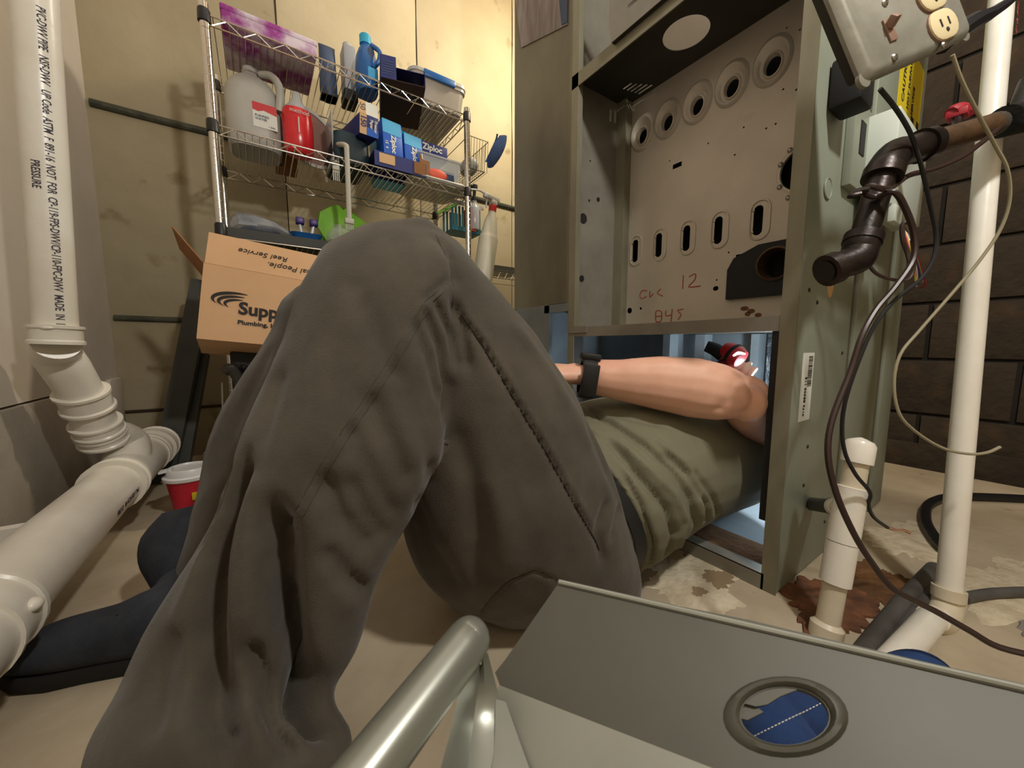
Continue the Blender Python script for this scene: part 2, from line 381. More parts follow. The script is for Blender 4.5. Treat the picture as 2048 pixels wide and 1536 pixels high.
# elbow: from vertical, bending toward the right/forward
E0 = AX-dv*.03; E1 = P(132, 735, .81); E2 = P(166, 790, .85)
g = G().tube([E0, P(112, 705, .79), E1, E2], [.035, .0385, .039, .037], 32, 6); part('elbow', g, M['pvc'], t)
dW = (P(215, 895, .93)-E2).normalized()
g = G(); fitting_prof(g, E2-dW*.01, E2+dW*.038, .0435, .004, .006); part('hub', g, M['pvc'], t)
g = G().tube([E2+dW*.03, E2+dW*.11], .0385, 28, 1); part('short_pipe', g, M['pvc'], t)
g = G(); fitting_prof(g, E2+dW*.078, E2+dW*.108, .0445, .003, .005); part('coupling', g, M['pvc'], t)
HX = -.295; HZ = .128
def hp(y, dx=0, dz=0): return V((HX+dx, y, HZ+dz))
WY = 1.40
g = G(); fitting_prof(g, E2+dW*.112, E2+dW*.137, .0445, .003, .005); g.tube([E2+dW*.12, hp(WY-.02, -.01, .06), hp(WY-.12, 0, .0)], [.0425, .044, .048], 28, 5)
part('wye_branch', g, M['pvc'], t)
g = G().tube([hp(WY-.19), hp(WY+.16)], .0535, 32, 1); part('wye_body', g, M['pvc'], t)
g = G(); fitting_prof(g, hp(WY-.215), hp(WY-.175), .056, .003, .008); part('hub', g, M['pvc'], t)
g = G(); fitting_prof(g, hp(WY+.07), hp(WY+.105), .055, .003, .008); part('hub', g, M['pvc'], t)
g = G(); fitting_prof(g, hp(WY+.15), hp(WY+.22), .0585, .003, .006); g.lathe([(.001, 0), (.05, 0), (.05, .008), (.001, .012)], frame(hp(WY+.215), (0, 1, 0), (1, 0, 0)), 28); part('end_cap', g, M['pvc'], t)
g = G().tube([hp(.70), hp(WY-.18)], .0495, 36, 1); hpipe = part('horizontal_pipe', g, M['pvc'], t)
g = G(); fitting_prof(g, hp(.63), hp(.69), .0555, .003, .008)
g.sphere(hp(.665, .052, .012), (.010, .012, .008))
part('near_hub', g, M['pvc'], t)
g = G().tube([hp(.66), hp(.60), hp(.53, 0, .01), hp(.49, 0, .06), hp(.485, 0, .12), hp(.485, 0, 1.2)], .0545, 28, 6); part('near_elbow', g, M['pvc'], t)
# pipe support blocks
g = G().box(XL, HX-.05, .98, 1.0, HZ-.01, HZ+.01); part('bracket', g, M['pvc'], t)
# printing on pipes: curved lettering laid on the cylinder
def pipe_text(body, a, d, r, faceang, size, mt, parent, yo=0.0, sx=1.0):
    """text runs along -d (downwards); faceang = direction from axis to the text centre line"""
    cu = bpy.data.curves.new('pipe_print', 'FONT'); cu.body = body; cu.size = size; cu.extrude = 0.0002; cu.offset = size*.012; cu.shear = 0; cu.resolution_u = 2
    to = bpy.data.objects.new('tmp', cu); me = bpy.data.meshes.new_from_object(to); bpy.data.objects.remove(to); bpy.data.curves.remove(cu)
    d = d.normalized(); e = faceang - d*faceang.dot(d); e.normalize(); s_ = e.cross(d); xm = max(v.co.x for v in me.vertices)
    for v in me.vertices:
        x, y, z = v.co; an = (y+yo)/r
        v.co = a + d*((x-xm)*sx) + (e*math.cos(an)+s_*math.sin(an))*(r+.0004+z)
    me.name = 'pipe_print'; return link('pipe_print', me, mt, parent)
toc = (EYE-AX); 
ln = pipe_text('PVC-DWV PIPE   NSF-DWV   UP Code  ASTM  F  891-16  NOT  FOR  CP-119-FPS-DWV/CP-110-FPC-DWV  MADE  IN  I', AX+dv*.006, -dv, .0315, toc+RT*.05, .0165, M['print'], t, sx=.70)
xs = [v.co.dot(-dv) for v in ln.data.vertices]
ln2 = pipe_text('PRESSURE', AX+dv*.262, -dv, .0315, toc+RT*.05, .0165, M['print'], t, yo=-.019, sx=.72)
ln3 = pipe_text('PVC-1120 SCH 40   D1785', hp(1.0), V((0, -1, 0)), .0495, V((1, 0, .0)), .014, M['print'], t)

# ------------------------------------------------------------------ furnace
XF = .744; YN = .247; YF = .80; XB = 1.45; ZT = 1.75; XP = .96; ZD = .49; ZU = 1.165
t = thing('furnace', 'open gas furnace cabinet with bare metal front panel and grey-green side', 'furnace', (1.1, .52, 0))
# near side, grey-green, three bays with grooves
YS = YN
sides = [(XF, 1.02), (1.045, 1.30), (1.325, XB)]
g = G().box(XF+.002, XB, YS+.013, YS+.016, .0, ZT)
g.box(XF, 1.020, YS-.0005, YS+.013, .004, ZT, bev=.0015); g.box(1.060, 1.280, YS-.0005, YS+.013, .004, ZT, bev=.0015); g.box(1.335, XB, YS-.0005, YS+.013, .004, ZT, bev=.0015)
part('side_panel', g, M['green'], t)
M['groove_shade'] = mat('olive_groove_shade', L(96, 92, 74), .6, .2)  # recess shade put into the strip colour, olive and darker than the enamel
for (xa_, xb_) in ((1.020, 1.060), (1.280, 1.335)): part('groove_shade_strip', G().box(xa_-.001, xb_+.001, YS+.006, YS+.0125, .002, ZT), M['groove_shade'], t)
g = G().box(XF-.002, XF, YS-.0005, YS+.024, 0, ZT); g.box(XF, XF+.02, YS+.021, YS+.023, 0, ZT)
part('corner_flange', g, M['flange'], t)
g = G().box(XF+.002, XF+.02, YS+.024, YS+.036, .13, ZD-.016); part('black_seal_strip', g, M['black'], t)
# far side wall upper, with return flange
g = G().box(XF, XB, YF, YF+.003, ZD, ZT); part('far_side_panel', g, M['galv'], t)
g = G().box(XF-.002, XF, YF-.024, YF, 0, ZT); g.box(XF, XF+.016, YF-.024, YF-.022, ZD, ZT); part('far_corner_flange', g, M['flange'], t)
# far side slits, knockouts
m_fs = frame((0, YF-.0005, 0), (0, -1, 0), (1, 0, 0))   # local x=+X, local y = -? 
def onfar(px, py): 
    d = ray(px, py); k = (YF)/d.y; return EYE+d*k
g = G()
for (px, py) in ((1220, 232), (1229, 235)):
    p = onfar(px, py); g.box(p.x-.0035, p.x+.0035, YF-.003, YF-.001, p.z-.016, p.z+.016)
part('vent_slit', g, M['offwhite'], t)
for (px, py, rr) in ((1166, 437, .014), (1163, 557, .009), (1180, 322, .002), (1178, 401, .003), (1196, 399, .006)):
    p = onfar(px, py); part('side_knockout', G().lathe([(0.0005, 0), (rr, 0), (rr, .002), (.0005, .002)], frame((p.x, YF, p.z), (0, -1, 0), (1, 0, 0)), 18), M['black'], t)
# vertical inner corner strip
g = G().box(XP-.03, XP-.002, YF-.030, YF-.004, ZD, ZU); g.box(XP-.034, XP-.03, YF-.034, YF-.0, ZD, ZU); part('inner_corner_strip', g, M['galvdark'] if False else M['flange'], t)
# back, top
g = G().box(XB-.003, XB, YN+.01, YF, 0, ZT); part('back_panel', g, M['bluesteel'], t)
g = G().box(XF, XB, YN+.01, YF+.003, ZT, ZT+.003); part('top_panel', g, M['galv'], t)
# heat exchanger panel with openings; local x = -Y (towards right), local y = Z, normal -X
mp_ = frame((XP, 0, 0), (-1, 0, 0), (0, -1, 0))
def pl(px, py):
    p = onX(px, py, XP); return (-p.y, p.z)
ports = [(-.728, 1.052), (-.648, 1.052), (-.565, 1.052), (-.482, 1.052), (-.398, 1.052)]
ovals = [(-.740, .733), (-.660, .733), (-.577, .733), (-.494, .733), (-.405, .733)]
holes = [circ(x, z, .019, 22) for x, z in ports]+[slot(x-.004, z, .020, .066) for x, z in ovals]
c = pl(1592, 342); holes.append(circ(-.328, .818, .044, 30))
c = pl(1355, 331); holes.append(rect(c[0]-.013, c[0]+.013, c[1]-.006, c[1]+.006))
c = pl(1253, 622); holes.append(circ(-.757, c[1], .009, 14)); c = pl(1282, 617); holes.append(circ(c[0], c[1], .004, 10))
c = pl(1432, 577); holes.append(circ(c[0], c[1], .007, 12, .006))
c = pl(1515, 530); holes.append(rect(-.452, -.300, .585, .665))
for q in ((1470, 310), (1488, 255), (1533, 257), (1552, 248), (1567, 179), (1593, 180), (1417, 287), (1340, 322), (1574, 56), (1600, 60), (1458, 505), (1434, 560)):
    a, b = pl(*q); holes.append(circ(a, b, .0022, 8))
panel = sheet('burner_panel', rect(-YF+.03, -YN-.012, ZD, ZU+.01), holes, .0015, mp_, M['panelsteel'], t)
# stamped rings round the upper ports
for i, (x, z) in enumerate(ports):
    mm = mp_ @ T(x-.004, z+.012, 0)
    g = G(); n = 36; rs = []
    for (k, h) in ((1.30, -.001), (1.18, .007), (1.06, .010), (.92, .008), (.80, .003), (.66, .002), (.60, .007), (.53, .008), (.47, -.002)):
        off = (1.3-k)
        rs.append([mm @ V((.032*k*math.cos(2*PI*j/n)+.004*off, .041*k*math.sin(2*PI*j/n)-.012*off*1.25, h)) for j in range(n)])
    g.rings(rs, caps=False); part('port_ring', g, M['panelsteel'], t)
for i, (x, z) in enumerate(ovals):
    g = G(); rs = []
    for (w, h, d_) in ((.047, .094, -.0008), (.043, .090, .004), (.038, .085, .0045), (.034, .080, -.001), (.020, .066, -.001)):
        rs.append([mp_ @ V((p[0], p[1], d_)) for p in slot(x-(.004 if w < .03 else 0), z, w, h)])
    g.rings(rs, caps=False)
    o = part('slot_ring', g, M['panelsteel'], t)
    g = G()
    for dz in (-.024, .024):
        g.sphere(mp_ @ V((x-.0145, z+dz, .0005)), .0034, n=8, k=5); 
    part('rivet', g, M['screw'], t)
g = G()
for q in ((1581, 301), (1562, 330), (1560, 375), (1577, 396)):
    a, b = pl(*q); g.lathe([(.0055, 0), (.0055, .003), (.002, .0055)], mp_ @ T(a, b, 0), 10)
part('burner_port_screws', g, M['screw'], t)
g = G(); rs = []
for (k, h) in ((1.32, -.001), (1.12, .002), (1.0, .0), (.98, -.004)): rs.append([mp_ @ V((-.328+.044*k*math.cos(2*PI*j/30), .818+.044*k*math.sin(2*PI*j/30), h)) for j in range(30)])
g.rings(rs, caps=False); part('flue_ring', g, M['panelsteel'], t)
# dark burner inlet housing with round throat
outer = [(-.4650, .560), (-.255, .560), (-.255, .665), (-.305, .676), (-.40, .676), (-.452, .655), (-.465, .63)]
sheet('inlet_housing', outer, [circ(-.365, .628, .036, 26)], .012, mp_ @ T(0, 0, .001), M['black'], t)
g = G(); rs = []
for (r_, h) in ((.036, .012), (.037, .016), (.033, .017), (.029, .004), (.028, -.03)): rs.append([mp_ @ V((-.365+r_*math.cos(2*PI*j/26), .628+r_*math.sin(2*PI*j/26), h)) for j in range(26)])
g.rings(rs, caps=False); part('inlet_throat', g, M['ironbrown'], t)
g = G().box(XP-.03, XP-.012, .262, .285, .565, .655); g.lathe([(.006, 0), (.006, .03), (.003, .034)], frame((XP-.03, .272, .635), (-1, 0, 0), (0, 0, 1)), 10); g.lathe([(.006, 0), (.006, .03), (.003, .034)], frame((XP-.03, .272, .605), (-1, 0, 0), (0, 0, 1)), 10)
part('gas_fitting', g, M['black'], t)
# red marker
g = G(); mk = mp_ @ T(0, 0, .0018)
def mw(lines, px, py, s_):  # strokes with origin at pixel on panel
    a, b = pl(px, py); return [[(a+x*s_, b+y*s_) for x, y in L_] for L_ in lines]
strokes(g, mw([[(.9, .9), (.3, 1), (0, .5), (.3, .1), (.9, .3)], [(1.3, .8), (1.3, .15), (1.7, .5)], [(2.6, .9), (2.2, .5), (2.9, .1)]], 1280, 600, .027), mk, .0015)
strokes(g, mw([[(0, 1.1), (0, 0)], [(.5, .9), (1.0, 1.05), (1.0, .6), (.5, .1), (1.5, .05)]], 1366, 578, .033), mk, .0015)
strokes(g, mw([[(0, .1), (0, 1), (.6, .9), (.6, 0), (0, 0)], [(0, .5), (.6, .5)], [(1.1, 1), (1.1, .5), (1.7, .55)], [(1.75, 1.1), (1.7, -.1)], [(2.9, 1.0), (2.3, .9), (2.7, .5), (2.4, .05)]], 1312, 643, .029), mk, .0016)
part('marker_writing', g, M['redink'], t)
g = G()
for k, (px, py) in enumerate(((1490, 617), (1503, 622), (1517, 630), (1496, 628))):
    a, b = pl(px, py); rs = circ(a, b, .009-.001*k, 12, .005); g.prism(rs, .001, mp_ @ T(0, 0, .002))
part('rust_mark', g, M['rust'], t)
# enclosure behind the panel (dark heat exchanger box)
g = G().box(XP+.06, XP+.064, YN+.012, YF-.002, ZD, ZU+.01); part('heat_exchanger', g, M['black'], t)
# middle deck and its front lip
g = G().box(XF, XB-.01, YN+.012, YF-.002, ZD, ZD+.003); g.box(XF-.001, XF+.001, YN+.024, YF-.02, ZD-.016, ZD+.010); g.box(XF, XF+.012, YN+.03, YF-.02, ZD-.016, ZD-.013)
part('blower_deck', g, M['galv'], t)
g = G().box(XF-.004, XF-.001, YF-.075, YF-.005, ZD-.006, ZD+.012); part('deck_clip', g, M['galv'], t)
# upper deck with round vent hole and louvre slots
mu = frame((0, 0, ZU), (0, 0, 1), (1, 0, 0))
hl = [circ(.858, .545, .050, 36)]
for i in range(5): hl.append(slot(.890+.013*i, .735-.005*i, .006, .030+.004*i))
for i in range(5): hl.append(slot(.870+.015*i, .335-.004*i, .007, .058))
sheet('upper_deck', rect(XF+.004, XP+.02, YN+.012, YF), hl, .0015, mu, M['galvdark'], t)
g = G().box(XF-.002, XF+.001, YN+.022, YF, ZU-.030, ZU+.004); part('upper_deck_lip', g, M['flange'], t)
# draft hood box above
g = G().box(1.02, 1.022, YN+.013, YF-.001, ZU, ZT-.02); g.slab([(1.02, YN+.013, 1.42), (1.02, .58, 1.42), (.90, .50, 1.60), (.90, YN+.013, 1.60)], (-.5, 0, -.5), .002)
part('draft_hood_plate', g, M['offwhite'] if False else M['panelsteel'], t)
mh = frame((XF-.012, 0, 0), (-1, 0, 0), (0, -1, 0))
hs = [slot(-.50+.0, 1.205+.022*i, .22, .008) for i in range(5)]
sheet('louvre_panel', [(-.655, 1.16), (-.30, 1.16), (-.30, 1.32), (-.655, 1.32), (-.664, 1.31), (-.664, 1.20)], hs, .0015, mh @ T(0, 0, 0), M['galv'], t)
g = G().box(XF-.011, XF-.002, .33, .655, 1.16, 1.17); part('louvre_bracket', g, M['galvdark'], t)
# lower compartment
g = G().box(XF+.02, XB-.01, YN+.014, YF-.004, .018, .022); part('base_pan', g, M['bluesteel'], t)
g = G().box(XF-.002, XF+.004, YN+.02, YF, 0, .030); g.box(XF-.002, XF+.028, YN+.02, YF, .028, .031); part('base_rail', g, M['galv'], t)
g = G().box(XF+.028, XF+.12, YN+.03, YF-.04, .020, .027, bev=.002); part('insulation_strip', g, M['insul'], t)
g = G().box(XF+.03, XB-.02, YN+.013, YN+.02, .03, ZD-.004); part('insulation_blanket', g, M['foil'], t)
g = G().box(XB-.03, XB-.005, YN+.03, YF-.25, .03, ZD-.004); part('insulation_blanket', g, M['foil'], t)
for (y0, y1, x) in ((.70, .735, 1.30), (.77, .797, 1.20), (.56, .585, 1.38)):
    g = G().box(x, x+.012, y0, y1, .022, ZD-.003); g.box(x+.012, x+.05, y0, y0+.003, .022, ZD-.003); part('blower_rail', g, M['bluesteel'], t)
g = G().box(XF+.04, XF+.36, YF-.001, YF+.003, .02, .10); g.box(XF, XF+.05, YF-.001, YF+.003, .0, ZD); g.box(XB-.22, XB, YF-.001, YF+.003, 0, ZD); part('far_side_lower', g, M['bluesteel'], t)
# label on side by the corner, wires' screws
def onS(px, py, y=None): return onY(px, py, YN if y is None else y)
a = onS(1607, 706, YN-.001); b = onS(1629, 708, YN-.001); c_ = onS(1618, 838, YN-.001); d_ = onS(1596, 840, YN-.001)
g = G().slab([(a.x, YN-.0012, a.z), (b.x, YN-.0012, a.z), (b.x, YN-.0012, c_.z), (a.x, YN-.0012, c_.z)], (0, 1, 0), .0005)
lb = part('barcode_label', g, M['paper'], t)
g = G(); rnd = random.Random(2); z = a.z-.006; x0 = a.x+(b.x-a.x)*.52; x1 = a.x+(b.x-a.x)*.88
while z > a.z-.060:
    h = rnd.choice((.0006, .001, .0016)); g.box(x0, x1, YN-.0018, YN-.0013, z-h, z); z -= h+rnd.choice((.0008, .0012, .0018))
part('barcode', g, M['ink'], lb)
text('label_text', '4172 88302 115', .011, Matrix(((0, 0, 0, a.x+.2*(b.x-a.x)), (0, 0, 0, YN-.0016), (0, 0, 0, c_.z+.006), (0, 0, 0, 1))) if False else frame((a.x+.46*(b.x-a.x), YN-.0016, c_.z+.008), (0, -1, 0), (0, 0, 1)), M['ink'], lb)
# yellow caution label
a = onS(1790, 100); g = G().slab([(1.20, YN-.0012, .975), (1.42, YN-.0012, .975), (1.42, YN-.0012, 1.13), (1.20, YN-.0012, 1.13)], (0, 1, 0), .0004)
yl = part('caution_label', g, M['yellow'], t)
for k, s_ in enumerate(('CAUTION', 'HOT SURFACE', 'SERVICE')):
    text('label_text', s_, .022 if k else .028, frame((1.25+.045*k, YN-.0016, 1.00), (0, -1, 0), (0, 0, 1)), M['ink'], yl, sx=.8)
g = G().box(1.39, 1.412, YN-.0018, YN-.001, .98, 1.005); g.box(1.33, 1.36, YN-.0018, YN-.001, .98, 1.0); part('label_icon', g, M['ink'], yl)
# screws and dots on the side
g = G()
for q in ((1606, 970), (1648, 1043), (1647, 1098), (1683, 706), (1614, 893), (1633, 605), (1617, 580), (1752, 1085)):
    p = onS(*q); g.lathe([(.0035, 0), (.0035, .0015), (.001, .0025)], frame((p.x, YN-.0004, p.z), (0, -1, 0), (1, 0, 0)), 10)
part('side_screws', g, M['galvdark'], t)
p = onS(1653, 378); g = G().lathe([(.0165, 0), (.0175, .002), (.0165, .003), (.0155, .002)], frame((p.x, YN-.0004, p.z), (0, -1, 0), (1, 0, 0)), 24); part('side_knockout', g, M['green'], t)
p = onS(1660, 568); g = G().lathe([(.001, 0), (.017, 0), (.017, .001), (.001, .001)], frame((p.x, YN-.0004, p.z), (0, -1, 0), (1, 0, 0)) @ Matrix.Diagonal((.9, 1.5, 1, 1)), 24); part('tan_sticker', g, M['tan'], t)

# ------------------------------------------------------------------ return duct left of the furnace
t = thing('return_duct', 'tall galvanised air duct standing behind and left of the furnace', 'duct', (1.0, 1.0, 0))
g = G().box(.82, 1.30, .885, 1.185, .585, 2.3); part('duct_body', g, M['duct'], t)
g = G().box(.812, .822, .862, .886, .55, 2.3); g.box(.822, 1.3, .872, .876, .55, 2.3); part('duct_seam', g, M['flange'], t)
g = G().box(.80, .803, YF+.004, .860, .0, 2.3); part('filler_strip', g, M['galv'], t)
a = onX(1040, 105, .818); b = onX(1133, 8, .818)
g = G().slab([(.817, 1.14, a.z+.01), (.817, .905, b.z-.06), (.817, .905, b.z+.3), (.817, 1.19, b.z+.3), (.817, 1.165, a.z+.12)], (1, 0, 0), .002); part('taped_paper', g, M['tape'], t)
g = G().slab([(.8155, .93, b.z-.045), (.8155, .905, b.z-.055), (.8155, .905, b.z+.2), (.8155, .97, b.z+.2)], (1, 0, 0), .001); part('teal_sticker', g, M['teal'] if False else M['slate'], t)
g = G().box(.80, .815, .955, .98, 0, .58); g.box(.80, .815, .81, .835, 0, .58); g.box(.80, .815, .81, .98, .555, .58); part('filter_frame', g, M['bluesteel'], t)
g = G().box(.83, 1.30, .81, 1.185, 0, .012); g.box(.82, 1.3, 1.175, 1.185, 0, .585); g.box(1.29, 1.3, .81, 1.185, 0, .585); g.box(.82, .83, .98, 1.185, 0, .585); part('filter_box', g, M['bluesteel'], t)

# ------------------------------------------------------------------ wire shelving
TZ = [1.415, 1.112, .812]; SX0, SX1, SY0, SY1 = -.075, .785, 1.49, 1.845
t = thing('wire_shelving_unit', 'chrome wire shelving unit loaded with household supplies against the tan wall', 'shelving', (.35, 1.67, 0))
for (x, y) in ((SX0, SY0), (SX1, SY0), (SX0, SY1), (SX1, SY1)):
    zt = TZ[0]+.028
    g = G().lathe([(.0125, 0), (.0125, zt), (.004, zt+.006)], T(x, y, 0), 16)
    z = .05
    while z < zt-.02: g.lathe([(.0125, 0), (.0131, .0012), (.0125, .0024)], T(x, y, z), 14, caps=False); z += .0254
    po = part('post', g, M['chrome'], t)
    for k, z in enumerate(TZ):
        part('collar', G().lathe([(.013, -.014), (.0165, -.012), (.0155, .02), (.013, .024)], T(x, y, z-.012), 16), M['collar'], po)
for k, z in enumerate(TZ):
    g = G(); zl = z-.027
    for y in (SY0, SY1):
        g.tube([(SX0, y, z), (SX1, y, z)], .0028, 6, 1); g.tube([(SX0, y, zl), (SX1, y, zl)], .0028, 6, 1)
        n = 22
        for i in range(n):
            xa = SX0+.015+(SX1-SX0-.03)*i/n; xb = SX0+.015+(SX1-SX0-.03)*(i+1)/n
            za, zb = (z, zl) if i % 2 else (zl, z); g.tube([(xa, y, za), (xb, y, zb)], .0018, 5, 1)
    for x in (SX0, SX1):
        g.tube([(x, SY0, z), (x, SY1, z)], .0028, 6, 1); g.tube([(x, SY0, zl), (x, SY1, zl)], .0028, 6, 1)
        n = 9
        for i in range(n):
            ya = SY0+(SY1-SY0)*i/n; yb = SY0+(SY1-SY0)*(i+1)/n; za, zb = (z, zl) if i % 2 else (zl, z); g.tube([(x, ya, za), (x, yb, zb)], .0018, 5, 1)
    sh = part('wire_shelf', g, M['chrome'], t)
    g = G(); n = 44
    for i in range(1, n):
        x = SX0+(SX1-SX0)*i/n; g.tube([(x, SY0, z+.002), (x, SY1, z+.002)], .0016, 5, 1)
    o = part('cross_wires', g, M['chrome'], sh); o['kind'] = 'stuff'
    for x in (SX0+(SX1-SX0)*.25, SX0+(SX1-SX0)*.5, SX0+(SX1-SX0)*.75): part('stiffener_rod', G().tube([(x, SY0, z-.003), (x, SY1, z-.003)], .0028, 5, 1), M['chrome'], sh)
# side wire panel at the right end of the top shelf
t2 = t
g = G().box(SX0+.01, SX1-.36, SY0+.004, SY1-.01, TZ[2]+.004, TZ[2]+.006); part('shelf_liner', g, M['liner'], t)
g = G().box(SX0+.01, SX1-.30, SY0-.004, SY0-.0025, TZ[2]-.026, TZ[2]+.003); part('liner_edge', g, M['liner'], t)

def at(px, y, py=150): return onY(px, py, y).x     # world x under a picture column on a given depth plane
Z1, Z2, Z3 = TZ[0]+.004, TZ[1]+.004, TZ[2]+.0065
def bottle_prof(w, h, neck=.3, capw=None, sh=.72): return [(w*.46, 0), (w*.5, .006), (w*.5, h*sh), (w*.44, h*(sh+.06)), (w*neck, h*(sh+.15)), (w*neck*.95, h*.97), (w*neck*.9, h)]
# purple tie-dyed box, top shelf
t = thing('storage_box', 'purple and white tie-dye patterned flat box at left end of top shelf', 'box', (.14, 1.62, Z1))
g = G().box(-.035, .222, 1.50, 1.74, Z1, Z1+.050, bev=.006); part('box_body', g, M['purple'], t)
g = G().box(-.037, .224, 1.498, 1.742, Z1+.036, Z1+.053, bev=.004); part('box_lid', g, M['purple'], t)
# slate pack
x = at(637, 1.60); NI = len(COL.objects); t = thing('wipes_pack', 'slate blue upright soft pack on the top shelf', 'pack', (x, 1.60, Z1))
g = G(); rs = []
for z, w, d_ in ((0, .028, .030), (.03, .031, .032), (.12, .029, .03), (.165, .028, .018), (.178, .029, .004)): rs.append([V((x+w*math.cos(2*PI*j/20)*(1 if abs(math.cos(2*PI*j/20)) < .8 else .95), 1.60+d_*math.sin(2*PI*j/20), Z1+z)) for j in range(20)])
g.rings(rs); part('pouch', g, M['slate'], t); part('bottom_seal', G().box(x-.028, x+.028, 1.572, 1.628, Z1, Z1+.012, bev=.003), M['tealdark'], t)
# grey bottle with dark base
x = at(690, 1.60); t = thing('slim_bottle', 'slim grey bottle with black base next to blue detergent bottle', 'bottle', (x, 1.60, Z1))
part('bottle_body', G().box(x-.022, x+.022, 1.565, 1.635, Z1+.04, Z1+.195, bev=.009), M['grey'], t)
part('base', G().box(x-.024, x+.024, 1.562, 1.638, Z1, Z1+.042, bev=.006), M['black'], t); part('cap', G().lathe([(.016, 0), (.016, .018), (.012, .022)], T(x, 1.60, Z1+.194), 18), M['offwhite'], t)
MVT = []
# detergent bottle
x = at(733, 1.60); t = thing('detergent_bottle', 'blue detergent bottle with cyan cap and side handle on top shelf', 'bottle', (x, 1.60, Z1))
g = G(); rs = []
for z, w, d_ in ((0, .036, .05), (.01, .04, .055), (.09, .040, .055), (.13, .036, .048), (.158, .026, .03), (.172, .018, .018), (.182, .018, .018)):
    rs.append([V((x+w*math.cos(2*PI*j/24), 1.60+d_*math.sin(2*PI*j/24), Z1+z)) for j in range(24)])
g.rings(rs); part('bottle_body', g, M['blue'], t)
part('handle', G().tube([(x+.012, 1.548, Z1+.075), (x+.030, 1.535, Z1+.095), (x+.034, 1.535, Z1+.13), (x+.012, 1.56, Z1+.158)], .0085, 10, 5), M['blue'], t)
part('grip_recess', G().sphere((x+.008, 1.556, Z1+.118), (.015, .008, .032)), M['slate'], t)
part('cap', G().lathe([(.021, 0), (.021, .03), (.018, .034)], T(x, 1.60, Z1+.178), 24), M['cyan'], t)
part('label', G().box(x-.008, x+.028, 1.543, 1.547, Z1+.03, Z1+.07), M['ziplight'], t)
# navy carton open end facing down-left
x = at(770, 1.50); t = thing('navy_carton', 'navy blue cardboard carton jutting over the top shelf edge', 'box', (.47, 1.6, Z1))
m_ = T(.425, 1.47, Z1) @ RZ(math.radians(-14)) @ RX(math.radians(-3)) @ Matrix.Diagonal((1, .9, .72, 1))
g = G().box(0, .055, 0, .002, 0, .115, m_); g.box(0, .002, 0, .3, 0, .115, m_); part('carton_end', g, M['navy'], t)
g = G().box(.0, .16, 0, .30, 0, .004, m_); part('carton_bottom', g, M['cardin'] if False else mat('dark_brown_card', L(62, 42, 28), .9), t)
g = G().box(.158, .16, 0, .3, 0, .075, m_); g.box(.0, .16, .298, .3, 0, .115, m_); g.box(.002, .16, .01, .3, .073, .075, m_); part('carton_side', g, M['navy'], t)
g = G()
for k in range(6): g.box(.006, .048, -.0012, -.0005, .022+.012*k, .026+.012*k, m_)
part('fine_print', g, M['ziplight'] if False else M['slate'], t)
# storage bin with blue handle
t = thing('plastic_bin', 'hazy plastic storage bin with blue handle latch at right end of top shelf', 'bin', (.66, 1.66, Z1))
g = G(); rs = []
def rrect(cx, cy, w, d_, z, r, n=6):
    out = []
    for (sx, sy, a0) in ((1, 1, 0), (-1, 1, PI/2), (-1, -1, PI), (1, -1, 1.5*PI)):
        for i in range(n+1): a = a0+PI/2*i/n; out.append(V((cx+sx*(w/2-r)+r*math.cos(a), cy+sy*(d_/2-r)+r*math.sin(a), z)))
    return out
for z, w, d_ in ((0, .225, .30), (.06, .24, .32), (.085, .245, .325), (.086, .255, .335), (.10, .255, .335)): rs.append(rrect(.672, 1.665, w*.94, d_, Z1+z, .03))
g.rings(rs); part('bin_body', g, M['clearmid'] if False else mat('frosted_bin', L(176, 168, 156), .4, col2=L(160, 150, 138), nscale=4), t)
part('bin_lid', G().rings([rrect(.672, 1.665, .248, .342, Z1+.100, .035), rrect(.672, 1.665, .248, .342, Z1+.112, .035), rrect(.672, 1.665, .226, .32, Z1+.118, .03)]), M['offwhite'], t)
part('handle_latch', G().box(.60, .735, 1.488, 1.50, Z1+.086, Z1+.112, bev=.004), M['blue'], t)

# milk jug
def add_jug():
    global JUG
    x = .022; y = 1.575; t = JUG = thing('milk_jug', 'empty translucent gallon jug with red and white label on middle shelf', 'jug', (x, y, Z2))
    g = G(); rs = []
    for z, w in ((0, .128), (.008, .14), (.05, .145), (.15, .145), (.17, .138), (.20, .105), (.222, .06), (.232, .042), (.25, .040)): rs.append(rrect(x+(0 if z < .16 else (z-.16)*-.02), y, w, w, Z2+z, w*.3))
    g.rings(rs); part('jug_body', g, M['milky'], t)
    part('jug_handle', G().tube([(x+.022, y-.03, Z2+.232), (x+.050, y-.052, Z2+.225), (x+.067, y-.066, Z2+.20), (x+.071, y-.070, Z2+.165), (x+.066, y-.066, Z2+.12)], [.009, .011, .012, .012, .012], 12, 5), M['milky'], t)
    part('neck_ring', G().lathe([(.020, 0), (.023, .002), (.023, .008), (.019, .010), (.019, .02)], T(x-.002, y, Z2+.234), 20), M['offwhite'], t)
    la = part('label', G().box(x-.004, x+.058, y-.0735, y-.0728, Z2+.055, Z2+.125), M['paper'], t)
    part('red_band', G().prism([(x-.004, .103), (x+.01, .100), (x+.024, .106), (x+.058, .098), (x+.058, .125), (x-.004, .125)], .0005, frame((0, y-.0736, Z2), (0, -1, 0), (1, 0, 0))), M['red'], la)
    text('label_text', 'PURIFIED\nWATER', .009, frame((x+.001, y-.0745, Z2+.085), (0, -1, 0), (1, 0, 0)), M['slate'], la)
    text('label_text', '1 GAL', .007, frame((x+.034, y-.0745, Z2+.06), (0, -1, 0), (1, 0, 0)), M['slate'], la)
add_jug()
